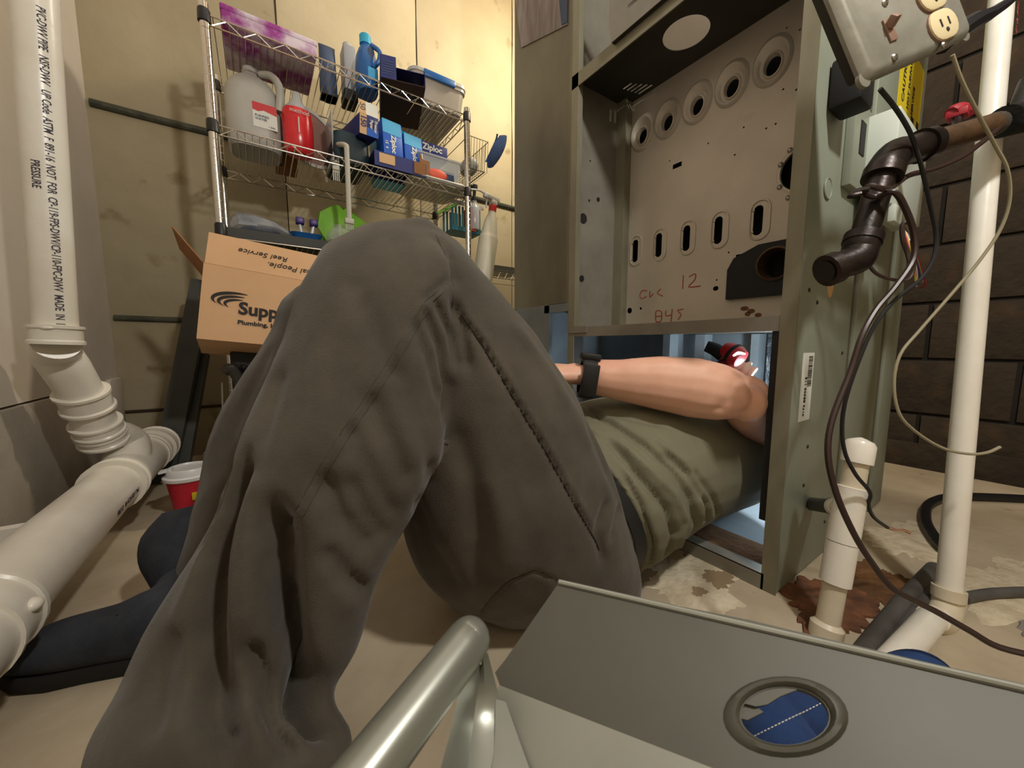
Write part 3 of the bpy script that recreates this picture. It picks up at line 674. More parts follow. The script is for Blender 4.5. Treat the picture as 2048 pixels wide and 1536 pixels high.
# red soap refill
x = .160; t = thing('soap_bottle', 'red liquid soap bottle with clear shoulders beside the jug', 'bottle', (x, 1.57, Z2))
g = G(); rs = []
for z, w, d_ in ((0, .038, .032), (.008, .046, .038), (.06, .048, .040), (.130, .048, .040), (.145, .044, .036)): rs.append([V((x+w*math.cos(2*PI*j/28), 1.57+d_*math.sin(2*PI*j/28), Z2+z)) for j in range(28)])
g.rings(rs); part('red_body', g, M['redliquid'], t)
part('clear_neck', G().lathe([(.036, 0), (.034, .01), (.02, .03), (.014, .045), (.014, .06), (.010, .062)], T(x, 1.57, Z2+.145), 24), M['clearmid'], t)
text('label_text', 'method', .019, frame((x-.027, 1.5285, Z2+.122), (0, -1, 0), (1, 0, 0)), M['offwhite'], t)
part('white_stripe', G().box(x-.003, x+.001, 1.528, 1.531, Z2+.06, Z2+.11), M['offwhite'], t)
# round tray leaning
t = thing('round_tray', 'round brownish tray with pale rim standing on edge behind red bottle', 'tray', (.20, 1.66, Z2))
mt_ = frame((.205, 1.67, Z2+.115), (.35, -1, .18), (1, 0, 0)) @ Matrix.Scale(1.13, 4)
part('tray_dish', G().lathe([(.001, -.006), (.085, -.006), (.09, .004), (.092, .006)], mt_, 40, caps=True), M['tray'], t)
part('tray_rim', G().lathe([(.090, .000), (.101, .004), (.101, .009), (.090, .008)], mt_, 40, caps=False), M['offwhite'], t)
# small tan carton behind under red bottle
t = thing('small_carton', 'small plain brown carton beneath the red soap bottle', 'box', (.135, 1.66, TZ[2]+.3))
t.location = (.13, 1.72, Z2); MW[t.name] = T(.13, 1.72, Z2)
part('carton_body', G().box(.095, .165, 1.70, 1.78, Z2, Z2+.05, bev=.001), M['cardin'], t); part('carton_print', G().box(.100, .112, 1.698, 1.70, Z2+.005, Z2+.04), M['navy'], t)
# dark teal bag
t = thing('bag_of_liners', 'dark teal plastic-wrapped pack under the freezer paper box', 'bag', (.31, 1.60, Z2))
g = G(); rs = []
for z, w, d_ in ((0, .115, .20), (.03, .13, .22), (.08, .125, .21), (.11, .11, .18), (.118, .08, .12)): rs.append(rrect(.325, 1.62, w, d_, Z2+z, .03))
g.rings(rs); part('wrapped_pack', g, M['tealdark'], t)
part('wrapper_fold', G().box(.262, .267, 1.53, 1.70, Z2+.0, Z2+.17, bev=.001), M['clearmid'], t)
# freezer paper box 
def carton(name, label, m_, w, d_, h, mats, cat='box'):
    t = thing(name, label, cat, m_)
    part('box_body', G().box(0, w, 0, d_, 0, h, m_, bev=.0012), mats[0], t); return t
m_ = T(.345, 1.475, Z2+.092) @ RZ(math.radians(6)) @ RX(math.radians(8))
t = carton('freezer_paper_box', 'long blue and tan freezer paper box with 150 printed on its end', m_, .066, .30, .066, (M['navy'],))
part('tan_panel', G().box(-.0005, .024, -.001, 0, 0.0, .066, m_), M['tan'], t)
part('blue_panel', G().box(.024, .0665, -.001, 0, 0, .026, m_ ), M['zip'], t)
mf = m_ @ frame((0, -.0014, 0), (0, -1, 0), (1, 0, 0))
text('label_text', '150', .027, mf @ T(.004, .060, 0) @ RZ(-PI/2), M['navy'], t, bold=.0008, sx=.9)
text('label_text', 'Freezer\nPaper', .015, mf @ T(.052, .054, 0) @ RZ(-PI/2), M['white'], t, bold=.0004, sx=.85)
m2 = m_ @ T(0, 0, .0662)
part('white_top_panel', G().box(.018, .066, 0, .08, 0, .0006, m2), M['paper'], t); part('tan_top_panel', G().box(0, .018, 0, .08, 0, .0006, m2), M['tan'], t)
mb_ = m_ @ T(0, .002, .066) @ RX(math.radians(-62))
part('open_flap', G().box(0, .066, -.0, .0012, 0, .045, m_ @ T(0, 0, .066) @ RX(math.radians(-12))), M['paper'], t)
part('flap_tan', G().box(0, .022, -.0012, .0, 0, .045, m_ @ T(0, 0, .066) @ RX(math.radians(-12))), M['tan'], t)
text('flap_text', '50', .026, m_ @ T(0, 0, .066) @ RX(math.radians(-12)) @ frame((.003, -.0016, .036), (0, -1, 0), (1, 0, 0)) @ RZ(-PI/2), M['slate'], t)
# bag boxes
def zipbox(label, m_, w, d_, h, face, txt='Ziploc', vertical=True, size=.03, light=True, extra=None):
    t = carton('bag_box', label, m_, w, d_, h, (M['zip'] if face == 'zip' else M['navy'],))
    mf = m_ @ frame((0, -.0014, 0), (0, -1, 0), (1, 0, 0))
    if light: part('light_panel', G().box(0, w*.95, -.001, 0, h*.62, h, m_), M['ziplight'], t)
    if vertical: text('box_lettering', txt, size, mf @ T(w*.42, h*.60, 0) @ RZ(-PI/2), M['white'], t, bold=.0010)
    else: text('box_lettering', txt, size, mf @ T(w*.10, h*.45, 0), M['white'], t, bold=.0010)
    if extra: text('box_small_print', extra, size*.6, mf @ T(w*.10, h*.42, 0) @ RZ(-PI/2), M['white'], t, bold=.0003)
    return t
a = onY(772, 300, 1.50)
zipbox('tall blue food-bag box with white lettering, left of the pair', T(.437, 1.50, Z2+.055) @ RZ(math.radians(8)) @ RX(math.radians(-5)), .078, .06, .135, 'zip', size=.026, extra='15  4')
zipbox('shorter blue food-bag box with white lettering, right of the pair', T(.524, 1.515, Z2+.055) @ RZ(math.radians(8)) @ RX(math.radians(-5)), .078, .06, .115, 'zip', size=.026)
zipbox('navy food-bag box lying behind the small clear bin', T(.60, 1.56, Z2+.125) @ RZ(math.radians(0)), .125, .10, .055, 'navy', vertical=False, size=.034, light=False)
t = thing('sandwich_bag_box', 'cyan topped box standing behind the tall blue food-bag box', 'box', (.43, 1.62, Z2))
part('box_body', G().box(.435, .555, 1.60, 1.70, Z2, Z2+.215, bev=.002), M['cyan'], t); part('box_band', G().box(.434, .556, 1.598, 1.60, Z2+.14, Z2+.165), M['ziplight'], t)
t = thing('display_carton', 'navy and tan open carton carrying the blue food-bag boxes', 'box', (.47, 1.54, Z2))
g = G().box(.395, .595, 1.48, 1.485, Z2, Z2+.05); g.box(.395, .595, 1.595, 1.598, Z2, Z2+.05); g.box(.395, .595, 1.485, 1.595, Z2+.05, Z2+.054); part('carton_body', g, M['navy'], t)
part('tan_patch', G().box(.412, .47, 1.478, 1.48, Z2+.012, Z2+.046), M['tan'], t); part('tan_patch', G().box(.545, .592, 1.478, 1.48, Z2+.006, Z2+.05), M['cardin'], t)
# small clear bin with orange things
t = thing('clear_bin', 'small clear bin with orange and blue contents at right of middle shelf', 'bin', (.69, 1.56, Z2))
g = G(); rs = []
for z, w, d_ in ((0, .175, .09), (.07, .185, .10), (.09, .19, .105), (.094, .20, .115), (.10, .20, .115)): rs.append(rrect(.675, 1.565, w, d_, Z2+.012+z, .015))
g.rings(rs); part('bin_body', g, M['clearmid'], t)
part('orange_sachet', G().sphere((.66, 1.516, Z2+.042), (.042, .006, .020)), M['orange'], t)
part('blue_sachet', G().box(.68, .735, 1.517, 1.523, Z2+.018, Z2+.065, bev=.002), M['slate'], t)
part('tan_panel', G().box(.582, .625, 1.515, 1.519, Z2+.02, Z2+.10), M['cardin'], t)
t = thing('cutting_board', 'pale board lying under the small clear bin', 'board', (.66, 1.60, Z2))
part('board', G().rings([rrect(.665, 1.60, .235, .23, Z2, .04), rrect(.665, 1.60, .25, .245, Z2+.006, .04), rrect(.665, 1.60, .245, .24, Z2+.011, .04)]), M['offwhite'], t)
t = thing('red_cap_bottle', 'small bottle with red cap tucked by the right shelf post', 'bottle', (.765, 1.62, Z2))
part('bottle_body', G().lathe(bottle_prof(.036, .05), T(.755, 1.63, Z2+.012), 16), M['offwhite'], t); part('cap', G().lathe([(.010, 0), (.010, .018), (.008, .02)], T(.755, 1.63, Z2+.06), 14), M['redvalve'], t)
# hanging strap brush
a = onY(690, 292, 1.47); b = onY(692, 440, 1.47)
t = thing('long_brush', 'pale grey plastic brush hanging head down from the middle shelf', 'brush', (a.x, 1.47, a.z))
g = G().tube([(a.x-.02, 1.55, a.z+.03), (a.x+.001, 1.475, a.z+.005), (a.x+.005, 1.47, a.z-.03), (a.x+.003, 1.47, b.z)], .0085, 10, 5); g2 = G()
part('handle', g, M['strap'], t)
g = G().box(a.x-.012, a.x+.018, 1.462, 1.478, b.z-.012, b.z+.006, bev=.002)
for k in range(5): g.box(a.x-.010+k*.0055, a.x-.007+k*.0055, 1.466, 1.472, b.z-.032, b.z-.01)
part('bristle_head', g, M['strap'], t)
t = thing('fork_tool', 'small grey plastic fork poking down through the middle shelf wires', 'fork', (a.x-.02, 1.52, Z2))
g = G().box(a.x-.035, a.x-.012, 1.52, 1.524, Z2-.045, Z2-.004)
for k in range(4): g.box(a.x-.035+k*.0062, a.x-.0315+k*.0062, 1.52, 1.524, Z2-.075, Z2-.045)
part('fork_head', g, M['strap'], t)
# lower shelf contents
t = thing('clear_bag', 'crumpled clear plastic bag lying at left of lower shelf', 'bag', (.06, 1.6, Z3))
g = G(); rs = []; rnd = random.Random(5)
for i, (x, w, h) in enumerate(((-.05, .02, .05), (-.03, .05, .07), (.02, .06, .065), (.07, .06, .05), (.11, .05, .032), (.135, .02, .012))):
    rs.append([V((x+rnd.uniform(-.004, .004), 1.58+w*math.cos(2*PI*j/18)+rnd.uniform(-.006, .006), Z3+h/2+h/2*math.sin(2*PI*j/18)+(rnd.uniform(-.004, .004) if math.sin(2*PI*j/18) > 0 else 0))) for j in range(18)])
g.rings(rs); part('bag_film', g, mat('glossy_clear_film', L(200, 206, 212), .12, alpha=.5, col2=L(140, 150, 170), nscale=20), t)
part('bag_contents', G().sphere((.03, 1.60, Z3+.022), (.06, .035, .021)), M['slate'], t)
t = thing('glass_cleaner', 'blue dish with two purple spray triggers on the lower shelf', 'spray bottles', (.17, 1.57, Z3))
x = .165
part('blue_tray', G().rings([rrect(x, 1.56, .075, .05, Z3, .015), rrect(x, 1.56, .10, .07, Z3+.022, .02), rrect(x, 1.56, .104, .074, Z3+.025, .02)]), M['blue'], t)
for k, (dx, lean) in enumerate(((-.012, -.012), (.016, .02))):
    part('stem', G().tube([(x+dx, 1.56, Z3+.02), (x+dx+lean*.5, 1.56, Z3+.062)], .006, 10, 1), M['clearmid'], t)
    part('trigger', G().box(x+dx+lean*.5-.012, x+dx+lean*.5+.014, 1.545, 1.575, Z3+.06, Z3+.082, bev=.003), M['purpleplastic'], t)
t = thing('clear_jar', 'rounded clear plastic jar with teal residue on lower shelf', 'jar', (.28, 1.57, Z3))
part('jar_body', G().lathe([(.040, 0), (.050, .01), (.052, .035), (.040, .058), (.028, .068), (.028, .078)], T(.285, 1.57, Z3), 28), M['clear'], t); part('residue', G().lathe([(.038, .002), (.045, .012), (.044, .022)], T(.285, 1.57, Z3), 24), M['teal'], t)
t = thing('lime_bag', 'bright lime green crumpled bag at middle of lower shelf', 'bag', (.30, 1.66, Z3))
g = G(); rs = []; rnd = random.Random(9)
for i, (z, w) in enumerate(((0, .03), (.03, .055), (.065, .062), (.10, .05), (.125, .02))):
    rs.append([V((.30+w*(1+.25*math.sin(3*2*PI*j/20+i))*math.cos(2*PI*j/20), 1.68+w*.6*math.sin(2*PI*j/20)+rnd.uniform(-.006, .006), Z3+z+rnd.uniform(-.005, .005)*(i > 0))) for j in range(20)])
g.rings(rs); g.v = [V((.305+(v.x-.30)*1.5, 1.68+(v.y-1.68), Z3+(v.z-Z3)*1.45)) for v in g.v]; part('bag_body', g, M['lime'], t)
for k, (xx, mm_) in enumerate(((.60, 'white'), (.665, 'offwhite'))):
    t = thing('squeeze_bottle', ['white bottle with dark cap just behind the raised knee', 'pale bottle with red cap right of the white one on the lower shelf'][k], 'bottle', (xx, 1.60, Z3))
    h = (.15, .135)[k]; part('bottle_body', G().lathe(bottle_prof(.055, h, .26), T(xx, 1.60, Z3), 22), M[mm_], t)
    part('cap', G().lathe([(.013, 0), (.013, .02), (.007, .034)], T(xx, 1.60, Z3+h-.005), 16), M['smoke'] if k == 0 else M['red'], t)
JUG.location += V((.012, .075, 0)); JUG.scale = (1.1, 1.1, 1.1)
for nm, dy in (('wipes_pack', .11), ('slim_bottle', .11)):
    o = bpy.data.objects[nm]; o.location += V((.0, dy, 0)); o.location.x += {'wipes_pack': .050, 'slim_bottle': .036}[nm]; o.scale = (1.08, 1.08, 1.08)
# wire basket hung at the right end with blue cloth
t = thing('wire_basket', 'thin wire basket hung on right end of shelving holding a white bundle', 'basket', (.84, 1.60, 1.25))
g = G(); bx0, bx1, by0, by1, bz0, bz1 = .798, .895, 1.50, 1.76, 1.22, 1.345
for z, q in ((bz1, 0), (bz0, .012)):
    g.tube([(bx0, by0+q, z), (bx1-q, by0+q, z), (bx1-q, by1-q, z), (bx0, by1-q, z), (bx0, by0+q, z)], .0016, 5, 1)
for i in range(8): x = bx0+(bx1-bx0)*i/7; g.tube([(x, by0, bz1), (x-.001, by0+.012, bz0), (x-.001, by1-.012, bz0), (x, by1, bz1)], .0011, 4, 1)
for i in range(1, 14): y = by0+(by1-by0)*i/14; g.tube([(bx1, y, bz1), (bx1-.012, y, bz0), (bx0, y, bz0)], .0011, 4, 1)
g.tube([(bx0, by0+.02, bz1), (bx0-.01, by0+.02, TZ[0])], .0018, 5, 1); g.tube([(bx0, by1-.02, bz1), (bx0-.01, by1-.02, TZ[0])], .0018, 5, 1)
part('basket_wires', g, M['galvdark'], t)
t = thing('white_bundle', 'crumpled white bundle lying in the hung wire basket', 'cloth', (.84, 1.6, bz0))
part('bundle', G().sphere((.845, 1.59, bz0+.040), (.036, .06, .038)), M['offwhite'], t)
t = thing('blue_cleaning_mitt', 'deep blue cleaning cloth draped over the hung wire basket', 'cloth', (.93, 1.53, 1.25))
g = G(); rs = []; c0 = onY(1006, 272, 1.50); c1 = onY(980, 335, 1.50)
for k in range(9):
    u = k/8; c = c0.lerp(c1, u); w = .030*math.sin(PI*(.12+.82*u))**.6*1.15; rs.append([c+V((w*math.cos(2*PI*j/20)+.002*math.sin(5*j), .5*w*math.sin(2*PI*j/20), .25*w*math.cos(2*PI*j/20))) for j in range(20)])
g.rings(rs); part('cloth_body', g, M['bluecloth'], t); part('cloth_loop', G().tube([c0+V((-.03, 0, -.0)), c0+V((-.035, .01, -.03)), c1+V((-.02, 0, .02))], .004, 8, 4), M['bluecloth'], t)
# teal basket with terracotta + spray bottles hung at right of lower shelf
t = thing('teal_caddy', 'teal slatted caddy with orange terracotta pack behind the right shelf post', 'caddy', (.84, 1.62, .98))
a = onY(915, 405, 1.62); b = onY(955, 470, 1.62)
cx = .835; zb = .975
g = G().box(cx-.075, cx+.075, 1.60, 1.70, zb, zb+.006)
for i in range(9): g.box(cx-.075+i*.0175, cx-.066+i*.0175, 1.60, 1.604, zb, zb+.11); g.box(cx-.075+i*.0175, cx-.066+i*.0175, 1.696, 1.70, zb, zb+.11)
g.box(cx-.076, cx+.076, 1.598, 1.604, zb, zb+.02); part('caddy_body', g, M['teal'], t)
part('caddy_rim', G().box(cx-.08, cx+.09, 1.594, 1.60, zb+.112, zb+.132, bev=.003), M['offwhite'], t)
part('terracotta_pack', G().box(cx+.0, cx+.048, 1.590, 1.65, zb+.006, zb+.105, bev=.003), M['terra'], t)
part('yellow_strip', G().tube([(cx-.14, 1.61, zb+.06), (cx-.05, 1.60, zb+.115)], .006, 6, 1), M['lime'], t)
t = thing('spray_bottle', 'clear spray bottle with black trigger above the teal caddy', 'bottle', (.88, 1.66, 1.0))
_q = onY(948, 378, 1.60); x, y, z = _q.x, 1.60, _q.z-.185
part('bottle_body', G().lathe(bottle_prof(.05, .13, .28), T(x, y, z), 20), M['clearmid'], t)
g = G().lathe([(.010, 0), (.010, .02), (.007, .024)], T(x, y, z+.128), 14); g.tube([(x, y, z+.15), (x+.002, y, z+.175), (x-.004, y, z+.192)], [.007, .008, .010], 10, 4)
g.tube([(x-.004, y, z+.192), (x-.026, y, z+.196)], .007, 10, 1); g.tube([(x-.010, y, z+.186), (x-.018, y, z+.168), (x-.028, y, z+.156)], [.004, .004, .003], 8, 4); g.box(x-.006, x+.016, y-.009, y+.009, z+.182, z+.206, bev=.004)
part('trigger_head', g, M['black'], t)
a = onY(968, 560, 1.50); b = onY(985, 440, 1.50)
t = thing('large_spray_bottle', 'tall milky spray bottle with red collar hung beside right shelf post', 'bottle', (a.x, 1.50, a.z))
d_ = V((b.x-a.x, 0, b.z-a.z)); mz = frame((a.x+.003, 1.52, a.z-.0), d_, (1, 0, 0)); Lh = d_.length
part('bottle_body', G().lathe([(.040, -.05), (.044, -.04), (.044, .0), (.045, Lh*.70), (.043, Lh*.72), (.038, Lh*.78), (.030, Lh*1.0), (.018, Lh*1.12), (.017, Lh*1.16)], mz, 28), mat('frosted_bottle', L(212, 208, 190), .45, alpha=.9, col2=L(196, 192, 172), nscale=5), t)
part('red_collar', G().lathe([(.018, Lh*1.16), (.0185, Lh*1.25), (.016, Lh*1.26)], mz, 20), M['red'], t)
zz = Lh*1.26
part('trigger_head', G().box(-.016, .016, -.014, .014, zz, zz+.022, mz, bev=.004).box(-.055, .028, -.010, .010, zz+.02, zz+.042, mz, bev=.004).tube([mz @ V((-.03, 0, zz+.022)), mz @ V((-.036, 0, zz+.0)), mz @ V((-.032, 0, zz-.02))], .004, 8, 3), M['offwhite'], t)
part('hook', G().tube([mz @ V((-.04, 0, zz+.03)), mz @ V((-.08, -.01, zz+.034)), V((SX1+.012, SY0, (mz @ V((-.08, 0, zz+.03))).z-.01))], .004, 8, 4), M['offwhite'], t)
# second wire rack glimpsed low right with a white dish
t = thing('low_wire_rack', 'low wire rack with grey slab glimpsed beside the duct', 'rack', (1.16, 1.75, 0))
g = G(); zr = onY(1000, 545, 1.72).z
rz = [zr, zr-.035]
for z in rz:
    for y in (1.70, 1.86): g.tube([(.96, y, z), (1.30, y, z)], .002, 5, 1)
for i in range(16): x = .96+i*.0213; g.tube([(x, 1.70, rz[i % 2]), (x+.0213, 1.70, rz[(i+1) % 2])], .0013, 4, 1)
for i in range(16): x = .96+i*.0213; g.tube([(x, 1.70, zr), (x, 1.86, zr)], .0013, 4, 1)
for x in (.96, 1.30):
    for y in (1.70, 1.86): g.tube([(x, y, 0), (x, y, zr+.03)], .009, 8, 1)
part('rack_wires', g, M['chrome'], t)
t2 = thing('dish_tray', 'pale grey dish standing on the low wire rack', 'dish', (1.1, 1.78, zr))
part('dish', G().rings([rrect(1.12, 1.78, .22, .12, zr+.002, .02), rrect(1.12, 1.78, .25, .14, zr+.03, .03), rrect(1.12, 1.78, .255, .145, zr+.033, .03)]), M['grey'], t2)

# ------------------------------------------------------------------ cardboard box
A = onY(393, 674, 1.25); B = onY(415, 527, 1.315); A2 = onY(546, 688, 1.25)
w_ = V((1, 0, 0)); w_ = (V((A2.x-A.x, 0, A2.z-A.z))).normalized(); h_ = (B-A); hl_ = h_.length; n_ = w_.cross(h_).normalized(); h_ = n_.cross(w_).normalized()
mc = Matrix(((w_.x, n_.x, h_.x, A.x), (w_.y, n_.y, h_.y, A.y), (w_.z, n_.z, h_.z, A.z), (0, 0, 0, 1)))   # local x=width, y = -normal?, z=up
if (mc.to_3x3() @ V((0, 1, 0))).y < 0: mc = mc @ Matrix.Diagonal((1, -1, 1, 1))
BW, BH, BD = .40, hl_, .13
t = thing('cardboard_box', 'brown shipping box with its flaps up and a black swoosh logo', 'box', mc)
g = G().box(0, BW, 0, .004, 0, BH, mc); g.box(0, BW, BD-.004, BD, 0, BH, mc); g.box(0, .004, .004, BD-.004, 0, BH, mc); g.box(BW-.004, BW, .004, BD-.004, 0, BH, mc)
g.box(0, BW, 0, BD, -.004, 0, mc); part('box_walls', g, M['card'], t)
mflap = mc @ T(0, 0, BH) @ RX(math.radians(-14))
fl = part('front_flap', G().box(.002, BW-.002, 0, .004, .001, .115, mflap), M['card'], t)
part('rear_flap', G().box(.002, BW-.002, 0, .004, .001, .08, mc @ T(0, BD, BH) @ RX(math.radians(-30))), M['cardin'], t)
ms = mc @ T(0, .0, BH)
g = G().slab([ms @ V((0, .004, 0)), ms @ V((0, BD-.01, 0)), ms @ V((-.065, BD*.7, .075)), ms @ V((-.075, .02, .10))], ms.to_3x3() @ V((1, 0, 0)), .004)
part('side_flap', g, M['cardin'], t)
mtx = mc @ frame((0, -.0012, 0), (0, -1, 0), (1, 0, 0))
text('logo_text', 'SupplyHouse', .050, mtx @ T(.082, .078, 0), M['ink'], t, bold=.0016, sx=.95)
text('logo_text', 'Plumbing, Heating & HVAC', .0165, mtx @ T(.082, .048, 0), M['ink'], t, bold=.0005, sx=1.1)
g = G()
def arc(r0x, r0y, cx, cy, a0, a1, th0, n=16):
    ou, inn = [], []
    for i in range(n+1):
        u = i/n; a = a0+(a1-a0)*u; w = th0*math.sin(PI*min(1, u*1.0+.03))**.8
        ou.append((cx+(r0x+w/2)*math.cos(a), cy+(r0y+w/2)*math.sin(a))); inn.append((cx+(r0x-w/2)*math.cos(a), cy+(r0y-w/2)*math.sin(a)))
    return ou+inn[::-1]
for (rx, ry, cx, cy, a0, a1, th) in ((.060, .024, .085, .113, math.radians(75), math.radians(215), .010), (.048, .019, .086, .108, math.radians(80), math.radians(225), .009), (.036, .015, .088, .103, math.radians(85), math.radians(225), .008)):
    pl_ = arc(rx, ry, cx, cy, a0, a1, th); n = len(pl_)//2
    vs = [mtx @ V((p[0], p[1], .0)) for p in pl_]; g.add(vs, [(i, i+1, 2*n-2-i, 2*n-1-i) for i in range(n-1)])
part('logo_swoosh', g, M['ink'], t, smooth=0)
mft = mflap @ frame((0, -.0012, 0), (0, -1, 0), (1, 0, 0))
# upside-down handwriting
def hand(txt, x, y, s_): return text('handwriting', txt, s_, mft @ T(x, y, 0) @ RZ(PI), M['ink'], fl, shear=.25, sx=.95)
hand('Reel Service', .195, .078, .026); hand('Real People.', .275, .046, .028)

# dark machine and clutter below the box
t = thing('dark_machine', 'black machine casing with pale bracket beneath the cardboard box', 'machine', (.1, 1.45, 0))
g = G().box(-.07, .30, 1.33, 1.46, .0, .435, bev=.01); part('casing', g, M['smoke'], t)
g = G().tube([onY(448, 745, 1.30), onY(462, 738, 1.30), onY(476, 760, 1.30), onY(485, 800, 1.30), onY(496, 830, 1.30)], [.012, .016, .012, .008, .006], 10, 5); part('pale_bracket', g, M['galvdark'], t)
g = G(); rnd = random.Random(12)
for k in range(12): p = onY(480+rnd.random()*45, 735+rnd.random()*50, 1.325); g.sphere(p, rnd.uniform(.006, .016), n=8, k=5)
part('motor_parts', g, M['smoke'], t)
part('standing_rod', G().tube([onY(444, 765, 1.28), onY(447, 890, 1.28)], .0022, 6, 1), M['galv'], t)
for k, (c1_, mm_, lab) in enumerate((((432, 898), 'yellow', 'yellow'), ((420, 918), 'teal', 'green'))):
    t = thing('hook_tool', 'small %s-handled hook hanging in the dark gap above the cup' % lab, 'hook', onY(c1_[0], c1_[1], 1.26))
    p = onY(c1_[0], c1_[1], 1.26); part('hook_handle', G().tube([p, p+V((-.004, 0, -.028))], [.005, .006], 8, 1), M[mm_], t)
    part('hook_ring', G().tube([p+V((.012*math.cos(a*.7), 0, .012+.012*math.sin(a*.7))) for a in range(-2, 7)], .0012, 6, 2), M['chrome'], t)
# leaning grey channels
for k, (tp, bt, yy) in enumerate((((403, 560), (322, 968), 1.585), ((398, 705), (352, 962), 1.50))):
    t = thing('metal_channel', ['longer dark grey metal channel leaning against the wall left of the box', 'shorter dark grey metal channel leaning in front of the longer one'][k], 'metal channel', (0, 0, 0))
    b = onZ(*bt); a = onY(tp[0], tp[1], b.y+.14); b.z = .0
    t.location = b; MW[t.name] = T(*b); d = (a-b); mm_ = frame(b, d, (1, -.1, 0)); w = (.030, .026)[k]; Lh = d.length
    g = G().box(-w, w, -.001, .001, 0, Lh, mm_); g.box(-w, -w+.002, 0, .03, 0, Lh, mm_); g.box(w-.002, w, 0, .03, 0, Lh, mm_); part('channel_web', g, M['darkmetal'], t)
    part('channel_lip', G().box(-w, -w+.012, .028, .03, 0, Lh, mm_).box(w-.012, w, .028, .03, 0, Lh, mm_), M['darkmetal'], t)
    part('foot_glide', G().lathe([(.010, 0), (.010, .012), (.008, .014)], T(b.x+.01, b.y-.012, 0), 12), M['chrome'], t)
# cup
c = onZ(392, 1010); c = V((-.172, 1.28, 0)); CS = T(*c) @ Matrix.Scale(1.22, 4)
t = thing('coffee_cup', 'red paper cup with white lid on the floor behind the trouser leg', 'cup', c)
part('cup_body', G().lathe([(.030, 0), (.030, .004), (.041, .082), (.042, .084)], CS, 32), M['cup'], t)
part('cup_lid', G().lathe([(.0435, .080), (.046, .082), (.046, .088), (.040, .090), (.038, .102), (.036, .105), (.034, .101), (.001, .100)], CS, 32), M['silverlid'], t)
part('lid_tab', G().box(-.034, -.012, -.012, .012, .104, .108, CS @ RY(-.15), bev=.001), M['silverlid'], t)
part('cup_star', G().box(.005, .02, -.040, -.036, .04, .055, CS), M['yellow'], t)

# ------------------------------------------------------------------ the person lying half inside the furnace
def sec(a, b, D, thick=.85, n=28, view=None):
    """cross-section ellipse between two picture points at depth D; half-depth = thick * half-width"""
    p, q = P(a[0], a[1], D), P(b[0], b[1], D); c = (p+q)/2; hx = (q-p)/2; vd = (c-EYE).normalized()
    vd = (vd - hx.normalized()*vd.dot(hx.normalized())).normalized()*hx.length*thick
    return [c+hx*math.cos(2*PI*j/n)+vd*math.sin(2*PI*j/n) for j in range(n)]
def ell(c, a, b, n=28): c = V(c); a = V(a); b = V(b); return [c+a*math.cos(2*PI*j/n)+b*math.sin(2*PI*j/n) for j in range(n)]
def dense(rs, k=3):
    out = []
    for i in range(len(rs)-1):
        p0 = rs[max(i-1, 0)]; p1 = rs[i]; p2 = rs[i+1]; p3 = rs[min(i+2, len(rs)-1)]
        for q in range(k):
            u = q/k; out.append([.5*((2*b)+(c-a)*u+(2*a-5*b+4*c-d)*u*u+(3*b-a-3*c+d)*u**3) for a, b, c, d in zip(p0, p1, p2, p3)])
    out.append(rs[-1]); return out
def remesh(g, vox, smooth_it=6, fac=.5):
    me = bpy.data.meshes.new('m'); me.from_pydata([tuple(v) for v in g.v], [], g.f); me.update(); fin(me, 0)
    o = bpy.data.objects.new('tmp', me); COL.objects.link(o)
    m = o.modifiers.new('r', 'REMESH'); m.mode = 'VOXEL'; m.voxel_size = vox
    if smooth_it: s_ = o.modifiers.new('s', 'SMOOTH'); s_.factor = fac; s_.iterations = smooth_it
    dg = bpy.context.evaluated_depsgraph_get(); dg.update(); r = bpy.data.meshes.new_from_object(o.evaluated_get(dg))
    bpy.data.objects.remove(o); return r
def sculpt(me, creases, noise=0, only_front=True):
    """creases: (pixel polyline, width, depth) ; positive depth = groove"""
    bv = BVHTree.FromPolygons([v.co for v in me.vertices], [tuple(p.vertices) for p in me.polygons])
    disp = [0.0]*len(me.vertices); nr = [v.normal.copy() for v in me.vertices]
    kd = KDTree(len(me.vertices))
    for i, v in enumerate(me.vertices): kd.insert(v.co, i)
    kd.balance()
    for pts, w, dep in creases:
        dep *= 1.35
        best = {}
        samples = []
        for a, b in zip(pts[:-1], pts[1:]):
            n = max(2, int(math.hypot(b[0]-a[0], b[1]-a[1])/5))
            for k in range(n): samples.append((a[0]+(b[0]-a[0])*k/n, a[1]+(b[1]-a[1])*k/n))
        samples.append(pts[-1]); N = len(samples)
        for si, s_ in enumerate(samples):
            u = si/(N-1); amp = min(1, min(u, 1-u)*9+.15)
            hit = bv.ray_cast(EYE, ray(*s_).normalized())
            if hit[0] is None: continue
            for co_, i, d in kd.find_range(hit[0], w*2.4):
                e = amp*math.exp(-(d/w)**2)
                if e > best.get(i, 0): best[i] = e
        for i, e in best.items(): disp[i] -= dep*e
    for i, v in enumerate(me.vertices): v.co = v.co + (nr[i]+(EYE-v.co).normalized()*.6).normalized()*disp[i] if disp[i] else v.co
    me.update()
from mathutils import noise as _nz
def wrinkle(me, amp=.0030):
    nr = [v.normal.copy() for v in me.vertices]
    for v, vn in zip(me.vertices, nr):
        p = v.co.copy(); ax = V((p.x*17, p.y*17, p.z*6)); n1 = _nz.noise(ax); n2 = _nz.noise(V((p.x*38+5, p.y*38, p.z*15)))
        r = (1-abs(n1)*2)*.8+n2*.35; v.co = p + vn*(r*amp)
    me.update()
def body_part(name, me, m_, parent, label=None):
    me.name = name; me.shade_smooth(); o = link(name, me, m_, parent)
    if label: o['label'] = label
    return o
M['seam'] = mat('worn_seam', L(70, 62, 52), .9)
